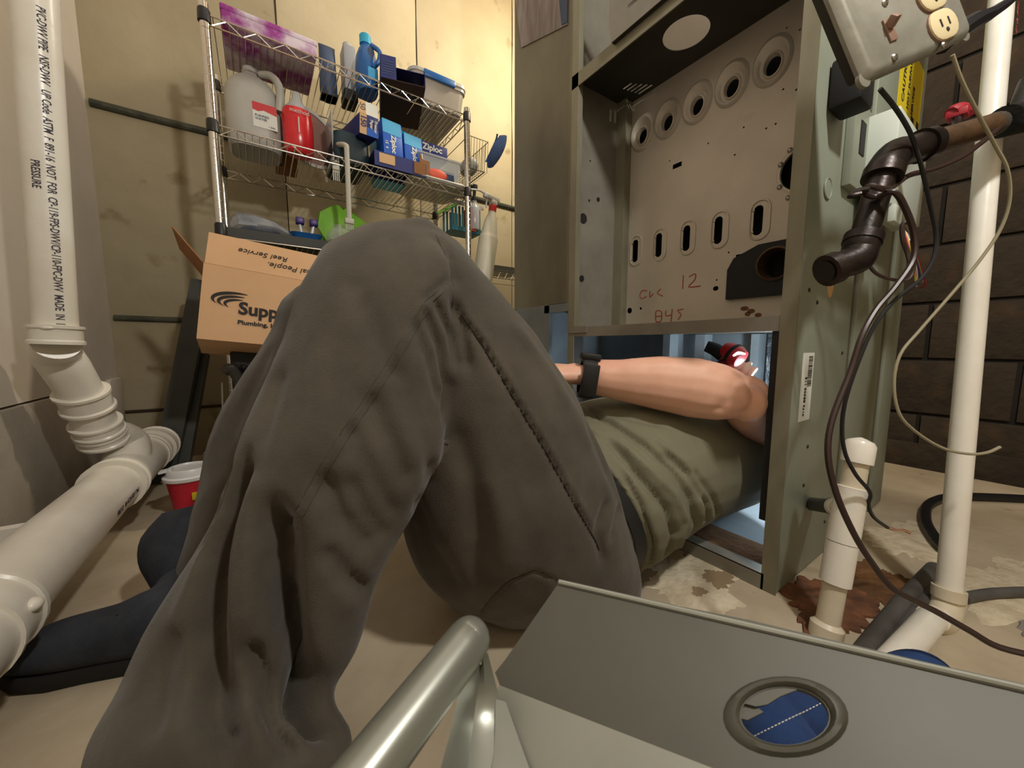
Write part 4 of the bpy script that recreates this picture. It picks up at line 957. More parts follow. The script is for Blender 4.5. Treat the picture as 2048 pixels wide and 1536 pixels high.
person = thing('person', 'person lying on their back in brown work trousers and olive t-shirt, head inside the furnace', 'person', (.45, .5, 0))
# --- trousers
g = G()
calf = [((735, 445), (825, 440), .475), ((672, 480), (890, 468), .470), ((640, 520), (915, 510), .462), ((607, 590), (908, 585), .452), ((583, 680), (900, 690), .445),
        ((547, 770), (893, 800), .437), ((508, 860), (885, 900), .425), ((478, 950), (845, 985), .413), ((440, 1060), (790, 1085), .402), ((375, 1170), (742, 1190), .392),
        ((318, 1270), (705, 1300), .380), ((268, 1380), (655, 1385), .366), ((228, 1470), (690, 1455), .352), ((205, 1550), (690, 1530), .340), ((190, 1640), (670, 1620), .331)]
g.rings(dense([sec(a, b, D, .72) for a, b, D in calf], 3))
thigh = [((760, 450), (850, 435), .478), ((745, 500), (915, 480), .482), ((770, 590), (960, 540), .492), ((790, 740), (1045, 640), .515), ((805, 880), (1118, 740), .540),
         ((812, 1000), (1178, 850), .560), ((822, 1090), (1222, 955), .575), ((865, 1170), (1252, 1050), .585), ((950, 1235), (1272, 1120), .590), ((1060, 1262), (1282, 1170), .592), ((1150, 1262), (1280, 1200), .60)]
g.rings(dense([sec(a, b, D, .80) for a, b, D in thigh], 3))
# far leg
far = [((640, 545), (760, 530), .72), ((578, 600), (770, 590), .72), ((556, 665), (740, 690), .72), ((505, 750), (690, 790), .72), ((445, 850), (630, 900), .72), ((415, 950), (585, 1010), .68), ((392, 1040), (545, 1095), .635), ((368, 1120), (520, 1180), .60), ((345, 1200), (500, 1250), .58)]
g.rings(dense([sec(a, b, D, .85) for a, b, D in far], 3))
fk = P(680, 600, .73)
g.rings(dense([ell(fk, (.0, .075, 0), (-.04, 0, .06)), ell(fk+V((.10, -.03, -.10)), (.0, .085, 0), (.05, 0, .07)), ell((.36, .66, .20), (.0, .10, 0), (.06, 0, .085)), ell((.45, .64, .14), (0, .11, 0), (.05, 0, .10))], 4))
# pelvis and waist
g.rings(dense([ell((.34, .53, .125), (0, .12, 0), (0, 0, .09)), ell((.40, .53, .135), (0, .165, 0), (0, 0, .125)), ell((.47, .53, .143), (0, .170, 0), (0, 0, .132)), ell((.52, .525, .155), (0, .165, 0), (-.02, 0, .135)), ell((.56, .52, .16), (0, .158, 0), (-.03, 0, .135))], 4))
me = remesh(g, .0046, 8, .5)
wrinkle(me)
TC = [  # grooves on the near shin
 ([(497, 905), (470, 980), (447, 1045), (428, 1110), (419, 1165), (414, 1272), (424, 1376), (446, 1470), (460, 1530)], .0125, .024),
 ([(540, 1010), (556, 1100), (563, 1190), (575, 1270), (590, 1340), (606, 1390), (638, 1436), (684, 1462)], .0140, .031), ([(563, 1190), (578, 1270), (596, 1340), (622, 1400)], .008, .012),
 ([(498, 1290), (512, 1340), (532, 1395), (560, 1460), (590, 1520)], .0080, .015), ([(350, 1260), (320, 1360), (300, 1470)], .012, .006),
 ([(455, 960), (425, 1060), (380, 1180), (330, 1290)], .012, -.004),
 ([(520, 880), (500, 1000), (490, 1120), (485, 1260)], .016, -.006),
 ([(560, 740), (530, 860), (512, 960)], .010, .005),
 ([(646, 954), (683, 1037), (745, 1096)], .010, .008), ([(700, 960), (735, 1030), (775, 1075)], .008, .006), ([(654, 1099), (690, 1150), (737, 1185)], .008, .008), ([(620, 1010), (645, 1090), (680, 1180), (720, 1220)], .014, -.005),
 # folds running from the knee pit
 ([(850, 615), (880, 690), (895, 770), (888, 840)], .007, .008), ([(872, 600), (902, 665), (915, 740)], .006, .007), ([(905, 600), (925, 660), (935, 740)], .007, .007), ([(830, 640), (860, 720), (880, 800)], .008, .006),
 ([(780, 720), (820, 800), (855, 900), (865, 960)], .011, .006), ([(735, 790), (775, 880), (820, 970)], .012, .007), ([(700, 850), (735, 930), (790, 1040)], .010, .005), ([(800, 760), (840, 850), (865, 930)], .012, -.004),
 ([(700, 560), (760, 680), (775, 720)], .014, .003), ([(870, 470), (905, 520), (912, 570)], .008, .004), ([(905, 555), (880, 575), (850, 600)], .005, .004),
 # thigh folds and lower hem seam
 ([(905, 850), (940, 960), (960, 1080), (965, 1180)], .016, .006), ([(830, 1000), (860, 1090), (915, 1180)], .012, .005), ([(985, 950), (1010, 1060), (1020, 1140)], .02, -.004), ([(1150, 760), (1185, 870), (1220, 960)], .012, .004),
 ([(1020, 640), (1090, 730), (1150, 830), (1190, 920)], .012, -.004), ([(1215, 1000), (1195, 1060), (1210, 1130)], .008, .006), ([(1240, 1010), (1225, 1080)], .006, .005),
 # far leg
 ([(545, 690), (480, 830), (430, 960)], .010, .004), ([(470, 900), (440, 1000), (400, 1090)], .010, .006),
 ]
seams = [
 ([(905, 560), (850, 605), (800, 690), (745, 780), (690, 860), (640, 945), (600, 1020), (575, 1075)], .0022, -.0022),
 ([(923, 628), (965, 690), (1030, 800), (1090, 900), (1150, 1010), (1190, 1080), (1205, 1120)], .0035, .0040), ([(930, 620), (973, 682), (1038, 792), (1098, 892), (1158, 1002), (1198, 1072)], .004, -.0022),
 ([(955, 1238), (985, 1195), (1020, 1163), (1070, 1143), (1120, 1165)], .0030, .0030), ([(700, 480), (790, 432)], .003, .0)]
sculpt(me, TC); sculpt(me, seams)
tr = body_part('trousers', me, M['trouser'], person, 'brown work trousers')
bvT = BVHTree.FromPolygons([v.co for v in me.vertices], [tuple(p.vertices) for p in me.polygons])
MWi = MW[person.name]
def seam_line(name, pts, r, m_, off=.0, dash=0):
    bv = BVHTree.FromPolygons([MWi @ v.co for v in tr.data.vertices], [tuple(p.vertices) for p in tr.data.polygons]); out = []
    for a, b in zip(pts[:-1], pts[1:]):
        n = max(2, int(math.hypot(b[0]-a[0], b[1]-a[1])/22))
        for k in range(n):
            h = bv.ray_cast(EYE, ray(a[0]+(b[0]-a[0])*k/n, a[1]+(b[1]-a[1])*k/n).normalized())
            if h[0] is not None: out.append(h[0]+h[1]*off)
    if len(out) > 2: return part(name, G().tube(out, r, 5, 4), m_, person)
seam_line('seam', [(923, 628), (965, 690), (1030, 800), (1090, 900), (1150, 1010), (1190, 1080), (1205, 1120)], .0012, M['thread'], .0006)
seam_line('seam', [(893, 567), (850, 603), (795, 690), (740, 778), (685, 860), (632, 945), (592, 1020), (570, 1075)], .0007, M['seam'])
seam_line('seam', [(908, 567), (865, 603), (810, 700), (755, 788), (700, 870), (648, 955), (608, 1030), (583, 1085)], .0007, M['seam'])
seam_line('seam', [(955, 1238), (985, 1195), (1020, 1163), (1070, 1143), (1120, 1165)], .0012, M['trouser'], .0006)
seam_line('seam', [(872, 470), (900, 530), (907, 590), (902, 640)], .0007, M['seam'])
# --- shirt
g = G()
SH = [ell((.500, .515, .150), (.012, .186, 0), (-.055, 0, .140)), ell((.545, .515, .160), (.008, .192, 0), (-.055, 0, .152)), ell((.62, .512, .178), (0, .186, 0), (-.035, 0, .160)), ell((.72, .505, .185), (0, .178, 0), (-.01, 0, .155)),
      ell((.82, .50, .185), (0, .185, 0), (0, 0, .145)), ell((.93, .495, .18), (0, .19, 0), (0, 0, .135)), ell((1.01, .49, .175), (0, .175, 0), (0, 0, .11)), ell((1.06, .49, .175), (0, .10, 0), (0, 0, .075))]
g.rings(dense(SH, 4))
# sleeves
ELB = P(1474, 792, .690); SHO = V((1.0, .345, .235)); WRI = P(1180, 752, .700)
g.rings(dense([ell(SHO+V((.02, .03, 0)), (0, .03, .06), (.05, .03, 0)), ell(SHO.lerp(ELB, .12), (.01, -.02, .072), (.02, .066, .01)), ell(SHO.lerp(ELB, .30), (.01, -.02, .074), (.02, .068, .01)), ell(SHO.lerp(ELB, .42), (.01, -.02, .076), (.02, .07, .01))], 3))
RSH = V((1.0, .655, .235)); REL = V((.90, .715, .14))
g.rings(dense([ell(RSH, (0, .03, .06), (.05, .0, 0)), ell(RSH.lerp(REL, .5), (-.02, 0, .07), (.02, .06, .01)), ell(RSH.lerp(REL, .9), (-.02, 0, .07), (.02, .06, .01))], 3))
me = remesh(g, .0048, 6, .5)
SC = [([(1200, 865), (1245, 915), (1300, 975), (1338, 1020), (1352, 1070), (1330, 1130), (1300, 1165)], .0085, .013), ([(1150, 800), (1215, 840), (1290, 890), (1350, 945), (1385, 1000), (1395, 1050), (1375, 1090)], .008, .011),
      ([(1330, 905), (1380, 950), (1415, 1010), (1415, 1060)], .007, .009), ([(1390, 940), (1430, 1000), (1440, 1050)], .006, .007), ([(1250, 950), (1280, 1010), (1305, 1090), (1300, 1150)], .007, .009), ([(1235, 880), (1300, 940), (1350, 990), (1372, 1040), (1355, 1110)], .007, -.006),
      ([(1300, 870), (1370, 925), (1405, 990), (1405, 1050)], .006, -.005), ([(1160, 850), (1205, 870), (1250, 930), (1275, 990)], .008, -.006), ([(1225, 960), (1262, 1030), (1282, 1110), (1275, 1160)], .006, -.006), ([(1150, 830), (1230, 828), (1330, 850)], .010, .006)]
sculpt(me, SC)
body_part('shirt', me, M['shirt'], person, 'olive t-shirt')
part('belt', G().rings([ell((.490+k*.014-.02, .52, .150), (.010, .1800, 0), (-.05, 0, .1400), 40) for k in (0, 1, 2)], caps=False), M['belt'], person)
part('waistband', G().rings([ell((.470+k*.03-.02, .52, .148), (.010, .1780, 0), (-.05, 0, .1385), 40) for k in (0, 1)], caps=False), M['trouser'], person)
# --- continuous skin body: torso core, neck, head, both arms with hands
g = G()
g.rings(dense([ell((.52, .52, .15), (0, .10, 0), (0, 0, .08)), ell((.72, .505, .18), (0, .13, 0), (0, 0, .11)), ell((.93, .495, .18), (0, .15, 0), (0, 0, .10)), ell((1.02, .49, .175), (0, .13, 0), (0, 0, .08)), ell((1.07, .49, .18), (0, .06, 0), (0, 0, .06)), ell((1.12, .49, .20), (0, .055, 0), (.01, 0, .057))], 3))
HC = V((1.205, .49, .225))
g.sphere(HC, (.098, .076, .088), n=24, k=16); g.sphere(HC+V((-.045, 0, .035)), (.05, .052, .052), n=18, k=12)
g.sphere(HC+V((-.012, 0, .098)), (.016, .011, .018)); g.tube([HC+V((.03, 0, .085)), HC+V((-.014, 0, .108))], [.008, .011], 10, 1)
g.sphere(HC+V((-.048, 0, .088)), (.007, .022, .006)); g.sphere(HC+V((.02, -.03, .080)), (.012, .014, .010)); g.sphere(HC+V((.02, .03, .080)), (.012, .014, .010))
for s_ in (-1, 1): g.sphere(HC+V((.0, s_*.078, .0)), (.032, .010, .018))
def limb(pts, rad): g.tube(pts, rad, 16, 5)
limb([SHO+V((.02, .05, 0)), SHO, SHO.lerp(ELB, .35), SHO.lerp(ELB, .7), ELB+V((.012, -.004, 0))], [.055, .056, .054, .050, .044])
ARM = [ELB, ELB.lerp(WRI, .12)+V((0, 0, .002)), ELB.lerp(WRI, .3)+V((0, 0, .004)), ELB.lerp(WRI, .55)+V((0, 0, .004)), ELB.lerp(WRI, .8), WRI]
limb(ARM, [.042, .053, .0565, .050, .039, .0315])
g.sphere(ELB+V((.006, -.012, -.012)), .036, n=14, k=10)
def hand_g(W0, d, n, side, sc=1.0, curl=.5):
    """palm from wrist W0 along d, back-of-hand normal n; five fingers"""
    d = V(d).normalized(); n = (V(n)-d*V(n).dot(d)).normalized(); s_ = d.cross(n)*side
    rs = []
    for u, w, th in ((-.01, .026, .019), (.02, .030, .018), (.05, .038, .017), (.080, .041, .014), (.094, .036, .010)): rs.append(ell(W0+d*u*sc, s_*w*sc, n*th*sc, 20))
    g.rings(dense(rs, 2))
    for k, (off, L0) in enumerate(((-.030, .062), (-.010, .074), (.011, .080), (.031, .070))):
        p = W0+d*(.078*sc)+s_*off*sc; dd = d.copy(); pts = [p]; q = p
        for seg, fr in enumerate((.45, .32, .25)):
            ca = curl*(.7 if seg == 0 else .9); dd = (dd*math.cos(ca)-n*math.sin(ca)).normalized() if seg or True else dd; q = q+dd*L0*fr*1.1*sc; pts.append(q)
        g.tube(pts, [.0098*sc, .0092*sc, .0085*sc, .0072*sc], 10, 3); g.sphere(pts[-1], .0074*sc, n=8, k=6)
    tb = W0+d*.025*sc+s_*.030*sc; td = (d*.65+s_*.75-n*.35).normalized(); t1 = tb+td*.042*sc; t2 = t1+(d*.9+s_*.1-n*.4).normalized()*.034*sc
    g.tube([tb-td*.02*sc, tb, t1, t2], [.013*sc, .0135*sc, .011*sc, .0085*sc], 10, 3); g.sphere(t2, .0085*sc, n=8, k=6)
HD = (WRI-ELB).normalized()
hand_g(WRI+HD*.012, HD+V((0, .05, -.06)), V((0, -.25, 1)), 1, 1.0, .35)
RW = P(1442, 812, 1.0); 
limb([RSH+V((0, -.05, 0)), RSH, RSH.lerp(REL, .5), REL, REL.lerp(RW, .35), REL.lerp(RW, .75), RW], [.055, .055, .052, .044, .045, .035, .029])
hand_g(RW, V((.25, -.25, 1)), V((-1, -.2, .2)), -1, .95, .55)
me = remesh(g, .0036, 5, .5)
sculpt(me, [([(1470, 765), (1462, 800), (1440, 820)], .012, .004), ([(1485, 770), (1490, 810)], .012, -.004), ([(1250, 735), (1330, 725), (1420, 740)], .02, -.003)])
body_part('body', me, M['skin'], person)
# face details
part('eye', G().sphere(HC+V((.022, -.028, .083)), .0105, n=12, k=8).sphere(HC+V((.022, .028, .083)), .0105, n=12, k=8), M['white'], person)
part('eyebrow', G().tube([HC+V((.040, -.042, .080)), HC+V((.044, -.014, .088))], .004, 6, 1).tube([HC+V((.040, .042, .080)), HC+V((.044, .014, .088))], .004, 6, 1), M['hair'], person)
part('hair', G().sphere(HC+V((.022, 0, -.012)), (.092, .082, .088), n=24, k=14), M['hair'], person)
# watch on the near wrist
wc = P(1174, 756, .699); mw_ = frame(wc, HD, (0, 0, 1))
part('watch_strap', G().rings([[mw_ @ V((r_*1.0*math.cos(2*PI*j/30), r_*.92*math.sin(2*PI*j/30), h)) for j in range(30)] for r_, h in ((.030, -.0135), (.0385, -.0125), (.0395, 0), (.0385, .0125), (.030, .0135))], caps=False), M['watch'], person, label='black wristwatch strap')
part('watch_case', G().box(.034, .047, -.017, .017, -.018, .018, mw_, bev=.003).box(-.030, -.030+.058, -.042, -.037, -.014, .014, mw_, bev=.002), M['watch'], person)
# boots
def boot(toe, heel, ankle, w, lab):
    toe = V(toe); heel = V(heel); d = (toe-heel); d.z = 0; Lh = d.length; d.normalize(); s_ = V((-d.y, d.x, 0)); g = G(); rs = []
    for u, ww, h, zc in ((-.02, .022, .012, .03), (0, .034, .03, .035), (.15, .038, .045, .045), (.32, .040, .048, .045), (.50, .045, .037, .037), (.68, .051, .030, .032), (.85, .049, .024, .028), (.95, .038, .018, .024), (1.0, .020, .010, .020)):
        rs.append(ell(heel+d*Lh*u+V((0, 0, zc+.008)), s_*ww*w, V((0, 0, h)), 24))
    g.rings(dense(rs, 3)); a0 = heel+d*Lh*.18+V((0, 0, .06)); an = V(ankle)
    g.rings(dense([ell(a0, s_*.036, d*.055, 24), ell(a0.lerp(an, .5), s_*.040, d*.050, 24), ell(an, s_*.046, d*.052, 24), ell(an+V((0, 0, .02)), s_*.046, d*.050, 24)], 3))
    me = remesh(g, .0045, 5); o = body_part('boot', me, M['boot'], person, lab)
    rs = []
    for z, k in ((.0, .94), (.004, 1.0), (.018, 1.0), (.022, .95)):
        pts = []
        for (u, ww) in ((-.01, .0), (0, .030), (.15, .038), (.35, .036), (.55, .042), (.70, .050), (.86, .048), (.96, .034), (1.01, .0)): pts.append((u, ww))
        ring = [heel+d*Lh*(.5+(u-.5)*k*1.01)+s_*ww*w*k+V((0, 0, z)) for u, ww in pts]+[heel+d*Lh*(.5+(u-.5)*k*1.01)-s_*ww*w*k+V((0, 0, z)) for u, ww in pts[1:-1][::-1]]; rs.append(ring)
    part('boot_sole', G().rings(rs), M['sole'], o)
    lg = G()
    for k in range(4): c = heel+d*Lh*(.40+.08*k)+V((0, 0, .0835-.010*k)); lg.tube([c-s_*.022, c+V((0, 0, .003)), c+s_*.022], .0022, 6, 2)
    part('laces', lg, M['sole'], o); return o
toe = onZ(34, 1345); heel = onZ(425, 1300); boot(toe, heel, P(400, 1165, .575), .88, 'charcoal boot pointing left')
boot((-.20, .41, 0), (.0, .425, 0), V((-.01, .43, .07)), .6, 'near charcoal boot under the trouser hem')
part('boot_cuff', G().rings(dense([sec((330, 1025), (430, 1000), .64, .5), sec((290, 1075), (440, 1060), .63, .5), sec((284, 1125), (440, 1110), .615, .5), sec((300, 1165), (420, 1160), .60, .5), sec((312, 1190), (400, 1195), .59, .5)], 3)), M['boot'], person)
# work light held by the far hand
wl_c = P(1466, 708, .93); t = thing('work_light', 'small red and black work light with a white lit strip, beyond the forearm', 'light', wl_c)
d = (P(1488, 735, .90)-P(1420, 690, .97)).normalized(); mm_ = frame(wl_c, d, (0, 0, 1))
part('red_head', G().lathe([(.004, -.030), (.018, -.026), (.025, -.010), (.027, .010), (.022, .024), (.006, .030)], mm_, 24), M['red'], t)
part('black_band', G().lathe([(.026, -.004), (.028, -.002), (.028, .004), (.026, .006)], mm_, 24, caps=False), M['black'], t)
part('light_strip', G().tube([P(1466, 712, .885), P(1477, 706, .880), P(1490, 708, .885)], [.002, .004, .002], 10, 4), M['screen'], t)
part('black_body', G().tube([P(1412, 692, .97), P(1432, 700, .96), P(1446, 712, .95)], [.014, .017, .016], 14, 3), M['black'], t)
part('red_grip', G().tube([P(1458, 725, .94), P(1430, 742, .97), P(1405, 752, 1.0)], [.019, .018, .014], 14, 3), mat('dark_red_plastic', L(112, 18, 24), .5), t)
lamp('work_light_beam', (1.13, .37, .29), 5, (.72, .88, 1.0), .02)
lamp('work_light_floor', (.93, .33, .13), 1.2, (.70, .87, 1.0), .02)

# ------------------------------------------------------------------ right side: outlet box, gas pipe, trap, tall pipe, wires
# junction box cover: plane through picture corners
JD = .40
def jp(px, py, dd=0): return P(px, py, JD+dd)
c0 = P(1795, 70, .43); xd = (P(1890, 30, .455)-P(1700, 108, .420)); xd.normalize(); yd = (P(1690, 0, .425)-P(1712, 160, .425)).normalized()
nz = xd.cross(yd).normalized(); 
if nz.dot(EYE-c0) < 0: nz = -nz
mj = frame(c0, nz, xd)
t = thing('outlet_box', 'square steel electrical box with two ivory outlets and a switch, tilted', 'electrical box', Matrix.Translation(c0))
sc_ = .43/F
def jl(px, py):
    d = ray(px, py); k = (c0-EYE).dot(nz)/d.dot(nz); q = mj.inverted() @ (EYE+d*k); return (q.x, q.y)
cs = [jl(1712, 165), jl(1922, 92), jl(1905, -60), jl(1676, 20)]
xs_ = [c[0] for c in cs]; x0, x1 = (cs[0][0]+cs[3][0])/2, (cs[1][0]+cs[2][0])/2; y0 = (cs[0][1]+cs[1][1])/2; y1 = y0+(x1-x0)
g = G()
def rr2(x0, x1, y0, y1, z, r, n=5): 
    return [mj @ p for p in rrect((x0+x1)/2, (y0+y1)/2, x1-x0, y1-y0, z, r, n)]
g.rings([rr2(x0, x1, y0, y1, -.004, .007), rr2(x0, x1, y0, y1, .0, .009), rr2(x0+.005, x1-.005, y0+.005, y1-.005, .006, .009), rr2(x0+.009, x1-.009, y0+.009, y1-.009, .0075, .008)]); cov = part('cover_plate', g, M['boxcover'], t)
for (cx, cy) in ((x0+.004, y0+.004), (x1-.004, y1-.004), (x1-.006, y0+.006), (x0+.004, y1-.004)): part('corner_ear', G().lathe([(.0015, -.003), (.0085, -.003), (.0085, .0012), (.0035, .0015)], mj @ T(cx, cy, 0), 16), M['boxcover'], t)
part('box_shell', G().rings([rr2(x0+.006, x1-.008, y0+.008, y1-.01, -.016, .006), rr2(x0+.006, x1-.008, y0+.008, y1-.01, -.002, .006)]), M['smoke'] if False else M['galvdark'], t)
for (px, py) in ((1866, 64), (1843, 6)):
    a, b = jl(px, py); mo = mj @ T(a, b, .0075)
    o = part('outlet', G().rings([[mo @ V((p[0]*k, p[1]*k, h)) for p in slot(0, 0, .0475, .0335)] for k, h in ((1.06, 0), (1.0, .003), (.86, .004))]), M['cream'], t)
    g = G().box(-.0092, -.0068, -.003, .006, .0035, .0045, mo).box(.0052, .0072, -.003, .006, .0035, .0045, mo); g.lathe([(.0003, .0035), (.0026, .0035), (.0026, .0045), (.0003, .0046)], mo @ T(-.001, -.0075, 0), 12); part('socket_slots', g, M['ink'], o)
    part('socket_rim', G().rings([[mo @ V((p[0], p[1], h)) for p in slot(0, 0, w_*1, h2_)] for w_, h2_, h in ((.051, .037, .0), (.0505, .0365, .002))], caps=False), M['switch'], o)
a, b = jl(1762, 74); mo = mj @ T(a, b, .0075)
o = part('switch_surround', G().box(-.006, .006, -.0125, .0125, 0, .002, mo, bev=.0005), M['switch'], t)
part('switch_toggle', G().box(-.0042, .0042, -.004, .004, 0, .011, mo @ T(0, .003, .001) @ RX(-.6), bev=.001), M['switch'], o)
g = G()
for q in ((1753, 20), (1772, 127), (1859, 32), (1869, 103)):
    a, b = jl(*q); g.lathe([(.0042, 0), (.0042, .0012), (.0025, .0025)], mj @ T(a, b, .0075), 14)
part('cover_screws', g, M['screw'], t)
# dark mounting box behind
t = thing('mounting_box', 'dark box between furnace side and the tilted outlet cover', 'electrical box', P(1692, 150, .50))
a = onY(1664, 95, YN-.002); b = onY(1700, 205, YN-.03)
part('box_body', G().box(a.x, a.x+.06, YN-.045, YN-.002, b.z, b.z+.075, bev=.006), M['black'], t)
# white control box on the side
XW0, XW1 = 1.12, 1.36
t = thing('control_box', 'white metal control box mounted on the furnace side behind the gas pipe', 'box', (1.2, YN-.03, .9))
xL, xR = onY(1790, 330, YN-.055).x, onY(1852, 330, YN-.055).x; zt = onY(1822, 240, YN-.055).z; zb_ = onY(1822, 440, YN-.055).z
part('cover', G().box(xL, xR, YN-.055, YN-.012, zb_, zt, bev=.002), M['whitebox'], t)
part('junction_plate', G().box(xL-.075, xL+.02, YN-.014, YN-.001, zb_+.03, zt+.01, bev=.001), M['green'], t)
part('open_slot', G().box(xL-.045, xL-.018, YN-.0155, YN-.013, zb_+.09, zt-.02), M['black'], t)
part('cover_tab', G().box(xL+.01, xL+.06, YN-.06, YN-.05, zb_-.03, zb_+.0, bev=.001), M['whitebox'], t)
g = G(); rnd = random.Random(3)
base = onY(1800, 440, YN-.03)
for k, mm2 in enumerate(('orange', 'yellow', 'white', 'purpleplastic', 'cablewhite', 'redvalve')):
    gg = G().tube([base+V((.01*k-.03, 0, 0)), base+V((.01*k-.035, -.02, -.05)), base+V((.006*k-.04, -.03-.004*k, -.10-.008*k)), base+V((-.05+.012*k, -.04, -.13-.01*(k % 3)))], .0016, 6, 4)
    part('loose_wire', gg, M[mm2], t)
# gas pipe
t = thing('gas_pipe', 'dark iron gas pipe with elbows and brown pipe held beside the furnace side', 'pipe', P(1750, 400, .50))
Q = lambda px, py, D: P(px, py, D)
o0, o1 = Q(1658, 540, .50), Q(1712, 518, .50); o2 = Q(1722, 490, .502); o3 = Q(1768, 342, .51); o4 = Q(1790, 310, .52); o5 = Q(1850, 290, .535); o6 = Q(1985, 250, .575)
part('lower_pipe', G().tube([o2, o3], .0155, 20, 1), M['iron'], t)
g = G().tube([o0, o0.lerp(o1, .5), o1, o1.lerp(o2, .6)+V((0.004, 0, 0)), o2, o2+(o3-o2).normalized()*.012], [.0185, .0185, .020, .0205, .020, .020], 22, 5)
g.tube([o0-(o1-o0).normalized()*.004, o0+(o1-o0).normalized()*.010], .0215, 22, 1); dd = (o3-o2).normalized(); g.tube([o2+dd*.002, o2+dd*.014], .0215, 22, 1); part('lower_elbow', g, M['iron'], t)
part('pipe_bore', G().lathe([(.001, 0), (.014, 0), (.014, .001), (.001, .001)], frame(o0-(o1-o0).normalized()*.0052, (o0-o1), (0, 0, 1)), 18), M['black'], t)
g = G().tube([o3-dd*.002, o3+dd*.006, o4, o4.lerp(o5, .4), o5], [.020, .0205, .0205, .019, .019], 22, 5); g.tube([o3-dd*.012, o3+dd*.002], .0225, 22, 1)
d5 = (o6-o5).normalized(); g.tube([o5-d5*.012, o5+d5*.006], .0225, 22, 1); part('upper_elbow', g, M['iron'], t)
part('brown_pipe', G().tube([o5, o6], .0165, 20, 1), M['ironbrown'], t)
part('bare_thread', G().tube([o6-d5*.006, o6+d5*.008], .0168, 18, 1), M['screw'], t)
o7 = Q(2010, 243, .58); o8 = Q(2100, 225, .60)
part('tee_fitting', G().tube([o7-d5*.004, o7, o8], [.0225, .0225, .021], 20, 1).tube([Q(2030, 240, .583), Q(2060, 160, .60)], .012, 14, 1), M['smoke'], t)
part('pipe_up', G().tube([o8, o8+V((0, 0, .4)), o8+V((0, 0, 1.3))], .0165, 14, 1), M['ironbrown'], t)
part('tee_collar', G().tube([Q(1838, 278, .532), Q(1838, 306, .532)], .014, 16, 1), M['iron'], t)
t = thing('valve_handle', 'small red valve handle above the brown gas pipe', 'valve', Q(1916, 232, .60))
part('handle', G().tube([Q(1902, 228, .60), Q(1915, 222, .60), Q(1940, 224, .60)], [.010, .012, .010], 10, 3).box(-.012, .012, -.012, .012, -.004, .008, Matrix.Translation(Q(1915, 232, .60)), bev=.002), M['redvalve'], t)
part('valve_stem', G().tube([Q(1915, 232, .60), Q(1915, 262, .58)], .006, 10, 1), M['iron'], t)
# wire loop and clamp on the gas pipe
def cable(name, label, pts, r, m_, cat='cable', parent=None, ends=None):
    g = G().tube([P(a, b, c) if isinstance(a, (int, float)) else a for a, b, c in pts], r, 8, 5); o = part(name, g, M[m_], parent)
    if parent is None: tag(o, label, cat)
    return o
cable('brown_cable', 'thick brown cable hanging from the gas pipe down past the trap to the right floor', [(2000, 255, .56), (1930, 310, .54), (1870, 338, .53), (1820, 350, .52), (1785, 374, .50), (1765, 378, .475), (1740, 372, .475), (1728, 386, .49), (1752, 394, .49), (1788, 384, .475), (1812, 420, .48), (1828, 470, .485), (1826, 520, .485), (1790, 575, .48), (1752, 620, .475), (1724, 672, .47), (1700, 745, .47), (1664, 840, .465), (1656, 910, .46), (1672, 985, .455), (1704, 1060, .45), (1740, 1120, .45), (1790, 1180, .45), (1870, 1222, .45), (1940, 1262, .44), (2000, 1295, .43), (2110, 1320, .41)], .0036, 'cablebrown')
cable('black_cable', 'thin black cable running from the outlet box, round the pipe and ending in bare copper', [(1760, 178, .46), (1790, 215, .47), (1815, 255, .48), (1830, 290, .495), (1842, 330, .50), (1858, 400, .52), (1872, 470, .53), (1866, 520, .53), (1840, 560, .53), (1790, 600, .53), (1750, 650, .53), (1722, 710, .53), (1694, 790, .535), (1684, 850, .54), (1690, 905, .54), (1712, 950, .54), (1740, 985, .545), (1737, 1010, .56), (1748, 1035, .58), (1775, 1055, .60)], .0026, 'cableblack')
t = part('copper_end', G().tube([P(1773, 1054, .60), P(1790, 1060, .61), P(1806, 1060, .615), P(1820, 1066, .62)], .0022, 6, 4), M['copper']); tag(t, 'bare twisted copper tip of the thin black cable above the floor', 'wire')
cable('white_wire', 'thin off-white wire looping from the outlet box in front of the tall pipe', [(1905, 110, .44), (1925, 165, .45), (1960, 235, .47), (1990, 290, .49), (2015, 340, .50), (2019, 400, .51), (2000, 460, .52), (1960, 520, .53), (1910, 580, .54), (1840, 660, .55), (1800, 710, .55), (1788, 770, .55), (1800, 830, .55), (1840, 870, .55), (1890, 898, .55), (1940, 908, .55), (1975, 905, .55), (2000, 894, .55)], .0021, 'cablewhite')
cable('wire_loop', 'short brown wire looping under the gas pipe elbow', [(1745, 470, .50), (1748, 510, .505), (1735, 520, .51), (1750, 545, .51), (1780, 558, .51), (1815, 560, .51), (1828, 530, .51), (1824, 480, .50)], .0022, 'cablebrown', 'wire')
cable('brown_lead', 'short brown lead bent double below the white control box', [(1826, 445, .50), (1806, 448, .505), (1806, 480, .505), (1815, 505, .505), (1822, 535, .50)], .003, 'cablebrown', 'wire')
t = part('hose_clamp', G().tube([P(1722, 388, .47), P(1700, 392, .475), P(1716, 382, .475), P(1738, 378, .47)], .0035, 8, 4), M['iron']); tag(t, 'small dark twisted clamp tail on the gas pipe', 'clamp')
cable('power_cord', 'black power cord rising from the outlet box corner to the ceiling', [(1885, 92, .455), (1915, 65, .46), (1950, 42, .47), (1990, 22, .48), (2040, -20, .50), (2100, -120, .55)], [.009, .011, .010, .0065, .005, .005], 'cableblack')
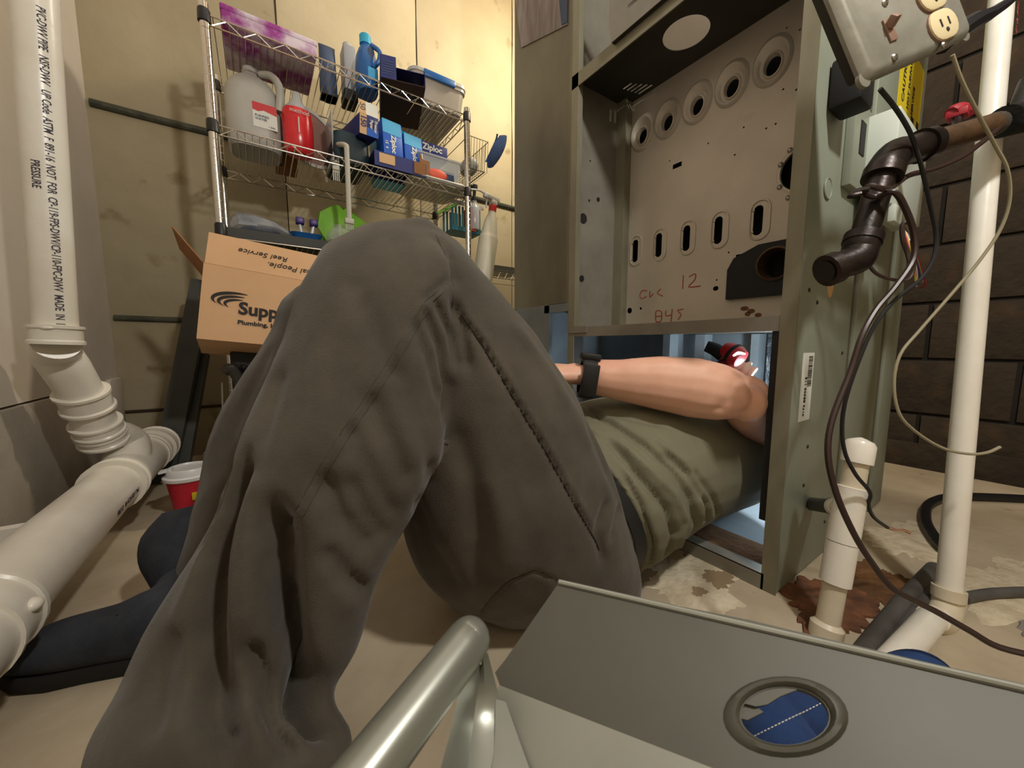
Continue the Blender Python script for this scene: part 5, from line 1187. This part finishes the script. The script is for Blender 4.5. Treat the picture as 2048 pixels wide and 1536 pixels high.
# capped trap
t = thing('condensate_trap', 'short white plastic drain pipe with rounded cap and side tee by furnace corner', 'pipe', onZ(1655, 1280))
tp_, bt = P(1717, 905, .575), onZ(1648, 1272); bt.z = 0; bt = onZ(1650, 1276)
ax_ = (tp_-bt); Lx = ax_.length; mt = frame(bt, ax_, (1, 0, 0)); r1 = .0152
part('lower_pipe', G().lathe([(r1, 0), (r1, Lx)], mt, 28), M['pvcdirty'], t)
def zf(py):  # height along the axis whose picture row is py
    lo, hi = 0, 1.2
    for _ in range(40):
        mid = (lo+hi)/2; q = bt+(tp_-bt)*mid-EYE; y = 768-F*q.dot(UP)/q.dot(FW)
        if y > py: lo = mid
        else: hi = mid
    return lo*Lx
part('foot_fitting', G().lathe([(r1+.006, 0), (r1+.006, .02), (r1, .026)], mt, 28), M['pvcdirty'], t)
z1, z2 = zf(1165), zf(1122); z3 = zf(1085); z4 = zf(975); z5 = zf(925); z6 = zf(895)
part('lower_coupling', G().lathe([(r1, z1), (r1+.0045, z1), (r1+.0045, z2), (r1+.0045, z2+.001), (r1+.0045, z3), (r1, z3)], mt, 28, caps=False), M['pvc'], t)
g = G().lathe([(r1, z3), (r1+.005, z3+.001), (r1+.0045, z4-.012), (r1+.0052, z4), (r1, z4+.001)], mt, 28, caps=False)
sj = bt+(tp_-bt)*(zf(1018)/Lx); sd = V((-.35, .93, .0)).normalized(); sE = onS(1622, 1008)
sd = (sE-sj).normalized(); g.tube([sj, sj+sd*.048], .0140, 22, 1); g.tube([sj+sd*.038, sj+sd*.052], .0155, 22, 1); part('side_tee', g, M['pvc'], t)
part('side_nipple', G().tube([sj+sd*.05, sE+V((0, .002, 0))], .0125, 18, 1).tube([sj+sd*.052, sj+sd*.060], .0155, 18, 1), M['darkmetal'], t)
part('rounded_cap', G().lathe([(r1, z5-.001), (r1+.0045, z5), (r1+.0045, z6+.004), (r1+.001, z6+.010), (r1-.008, z6+.014), (.001, z6+.016)], mt, 30), M['pvc'], t)
# tall vent pipe
t = thing('vent_pipe', 'tall white plastic pipe standing at right with yellowed elbow at the floor', 'pipe', onZ(1893, 1215))
pb = onZ(1897, 1200); pb.z = .035; pt = onY(1998, -40, pb.y+.0); 
pb2 = P(1897, 1190, .62); pt2 = P(2008, -60, .66)
part('tall_pipe', G().tube([pb2, pt2, pt2+(pt2-pb2).normalized()*.7], .0158, 32, 1), M['pvc'], t)
dn = (pb2-pt2).normalized(); e1 = pb2+dn*.03; e2 = P(1878, 1245, .60); e3 = P(1800, 1330, .555)
part('floor_elbow', G().tube([pb2-dn*.01, pb2+dn*.02, e2, onZ(1862, 1258)+V((0, 0, .019))], [.0195, .0198, .020, .0195], 28, 5).tube([pb2-dn*.012, pb2+dn*.006], .0205, 28, 1), M['pvcdirty'], t)
part('floor_run', G().tube([P(1878, 1238, .60), onZ(1858, 1262)+V((0, 0, .019)), onZ(1810, 1318)+V((0, 0, .019)), onZ(1740, 1400)+V((0, 0, .019))], .0175, 28, 1), M['pvc'], t)
ln_ = pipe_text('SCH 40 PVC', P(1955, 500, .645), dn, .0158, (EYE-P(1965, 500, .645)).normalized()+RT*.9, .012, M['orange'], t)
ln_ = pipe_text('RED 8-17', P(2003, 80, .655), dn, .0158, (EYE-P(2003, 80, .655)).normalized()+RT*.75, .014, M['redink'], t)
# conduits and cords on the floor
def fl(px, py, r): p = onZ(px, py); p.z = r; return p
tag(part('floor_conduit', G().tube([fl(1868, 1150, .013), fl(1800, 1225, .013), fl(1720, 1330, .013)], .013, 16, 2), M['conduit']), 'grey conduit lying on the floor just left of the tall pipe foot', 'conduit')
tag(part('floor_conduit', G().tube([fl(1880, 1165, .010), fl(1830, 1235, .010), fl(1775, 1310, .010)], .010, 16, 2), M['conduit']), 'thinner dark conduit on the floor beside the grey conduit', 'conduit')
tag(part('floor_bar', G().tube([fl(1925, 1205, .008), fl(1985, 1195, .008), fl(2080, 1192, .008)], .009, 12, 3), M['conduit']), 'dark bar on the floor right of the tall pipe foot', 'bar')
tag(part('floor_hose', G().tube([fl(2120, 1010, .012), fl(2000, 1003, .012), fl(1900, 1002, .012), fl(1856, 1018, .012), fl(1850, 1050, .012), fl(1868, 1085, .012), fl(1890, 1110, .012)], .011, 12, 5), M['cableblack']), 'thick black hose curling on the floor behind the tall pipe', 'hose')
tag(part('baseboard_plank', G().box(XR-.03, XR-.013, -.7, .9, 0, .09, bev=.003), M['block']), 'dark board along the foot of the block wall at right', 'board')

# ------------------------------------------------------------------ photographer's leg in denim
t = thing('person', 'denim-clad leg of a second person resting behind the foreground sheet metal', 'person', (.38, .12, 0))
g = G(); k0 = V((.20, -.09, .060)); 
kk = [V((.18, -.30, .075)), V((.22, -.16, .07)), P(1545, 1470, .42), P(1690, 1420, .45), P(1835, 1350, .47), P(1878, 1350, .475)]
g.tube(kk, [.065, .058, .040, .034, .028, .018], 24, 5)
g.sphere(kk[-1], (.018, .018, .018)); me = remesh(g, .006, 5)
leg = body_part('jeans', me, M['denim'], t)
bvJ = BVHTree.FromPolygons([MW[t.name] @ v.co for v in me.vertices], [tuple(p.vertices) for p in me.polygons])
g = G()
for k in range(22):
    u = k/22; a = (1495+150*u, 1480-75*u); b = (a[0]+4.2, a[1]-2.2)
    h1 = bvJ.ray_cast(EYE, ray(*a).normalized()); h2 = bvJ.ray_cast(EYE, ray(*b).normalized())
    if h1[0] and h2[0]: g.tube([h1[0]+h1[1]*.0004, h2[0]+h2[1]*.0004], .0006, 5, 1)
if g.v: part('stitching', g, M['stitch'], t)
part('shoe', G().rings(dense([ell((.80, .02, .028), (0, .03, 0), (0, 0, .025)), ell((.86, -.02, .03), (.02, .035, 0), (0, 0, .028)), ell((.92, -.07, .024), (.02, .032, 0), (0, 0, .022)), ell((.96, -.10, .018), (.01, .015, 0), (0, 0, .012))], 4)), mat('grey_suede', L(136, 132, 130), .9), t) if False else None

# ------------------------------------------------------------------ foreground sheet metal
O_ = P(1000, 1372, .235); Tl = P(1118, 1165, .285); Br = P(1420, 1536, .185)
ux = (Br-O_).normalized(); ny = ux.cross(Tl-O_).normalized()
if ny.dot(EYE-O_) < 0: ny = -ny
def plq(px, py): d = ray(px, py); return EYE+d*((O_-EYE).dot(ny)/d.dot(ny))
t = thing('sheet_metal_panel', 'grey furnace door panel with knockout hole filling the foreground', 'metal panel', plq(1500, 1400))
corners = [(1000, 1372), (990, 1345), (1010, 1320), (1118, 1165), (1500, 1240), (2048, 1372), (2500, 1483), (2500, 1990), (1420, 1536)]
mpn = frame(O_, ny, ux); mi = mpn.inverted()
def l2(px, py): q = mi @ plq(px, py); return (q.x, q.y)
outer = [l2(*c) for c in corners]
hp_ = [l2(1570+88*math.cos(2*PI*j/30)-10*math.sin(2*PI*j/30), 1432+57*math.sin(2*PI*j/30)+8*math.cos(2*PI*j/30)) for j in range(30)]
hc = V((sum(p[0] for p in hp_)/30, sum(p[1] for p in hp_)/30))
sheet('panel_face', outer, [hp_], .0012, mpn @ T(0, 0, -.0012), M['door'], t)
# raised stamped ring round the knockout and bent tab
g = G(); rs = []
for k, h in ((1.42, .0), (1.30, .0022), (1.14, .0028), (1.04, .001), (1.0, -.003)): rs.append([mpn @ V((hc.x+(p[0]-hc.x)*k, hc.y+(p[1]-hc.y)*k, h)) for p in hp_])
g.rings(rs, caps=False); part('knockout_ring', g, M['door'], t)
tb = [l2(1482, 1404), l2(1498, 1384), l2(1540, 1368), l2(1590, 1366), l2(1596, 1378), l2(1560, 1392), l2(1535, 1408), l2(1512, 1412)]
part('bent_tab', G().prism(tb, .0015, mpn @ T(0, 0, -.002)), M['door'], t)
tb = [l2(1474, 1408), l2(1508, 1404), l2(1528, 1420), l2(1496, 1436), l2(1480, 1432)]
part('bent_tab', G().prism(tb, .0015, mpn @ T(0, 0, -.004)), M['door'], t)
# top hem
e0, e1 = plq(1118, 1165), plq(2500, 1483)
part('top_hem', G().tube([e0+ny*.0004, e1+ny*.0004], .0022, 10, 1), M['doorlight'], t)
# bottom flange bent toward the viewer
f0, f1 = plq(1000, 1372), plq(1420, 1536); f2 = plq(1900, 1723)
fd = (ny*.25+(O_-Tl).normalized()*.9+V((0, 0, -.3))).normalized()
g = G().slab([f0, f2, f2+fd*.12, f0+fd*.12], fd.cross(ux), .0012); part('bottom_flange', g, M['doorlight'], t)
# rolled edge
r0, r1_ = P(935, 1283, .215), P(700, 1590, .150)
g = G().tube([r0+(r0-r1_).normalized()*.004, r0, r0.lerp(r1_, .5), r1_, r1_+(r1_-r0)*1.0], [.009, .0125, .0128, .0128, .0128], 28, 4)
g.sphere(r0+(r0-r1_).normalized()*.001, .0124, n=24, k=12)
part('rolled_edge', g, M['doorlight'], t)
sa = [P(975, 1305, .218), P(1000, 1400, .222), P(1045, 1540, .195), P(1100, 1680, .17)]
sb = [P(930, 1300, .208), P(915, 1400, .195), P(880, 1540, .17), P(830, 1680, .15)]
sm = [P(962, 1330, .222), P(950, 1420, .214), P(935, 1540, .192), P(920, 1680, .168)]
rs = []
for a, m2_, b in zip(sb, sm, sa): rs.append([a, a.lerp(m2_, .5)+ny*-.002, m2_, m2_.lerp(b, .5)+ny*.003, b, b-ny*.0015, m2_-ny*.0015, a-ny*.0015])
part('curled_web', G().rings(dense(rs, 4)), M['doorlight'], t)
part('bright_gusset', G().slab([P(992, 1400, .2215), P(1012, 1405, .221), P(1062, 1545, .190), P(1110, 1690, .165), P(965, 1690, .163), P(990, 1500, .20)], ny, .0012), M['doorlight'], t)
part('panel_foot', G().slab([r1_+(r1_-r0), r1_+(r1_-r0)+V((.02, 0, 0)), V((r1_.x-.02, r1_.y-.05, .0)), V((r1_.x-.06, r1_.y-.05, .0))], ny, .002), M['door'], t)
for o in bpy.data.objects:
    if o.type == 'MESH' and o.data.materials and o.data.materials[0] in (M['clear'], M['clearmid']): pass
patch('damp_patch', 1.02, -.065, .10, .055, mat('grey_damp', L(132, 126, 120), .8), 'smooth grey patch on the floor at the far right edge by the denim leg', 21, .002)
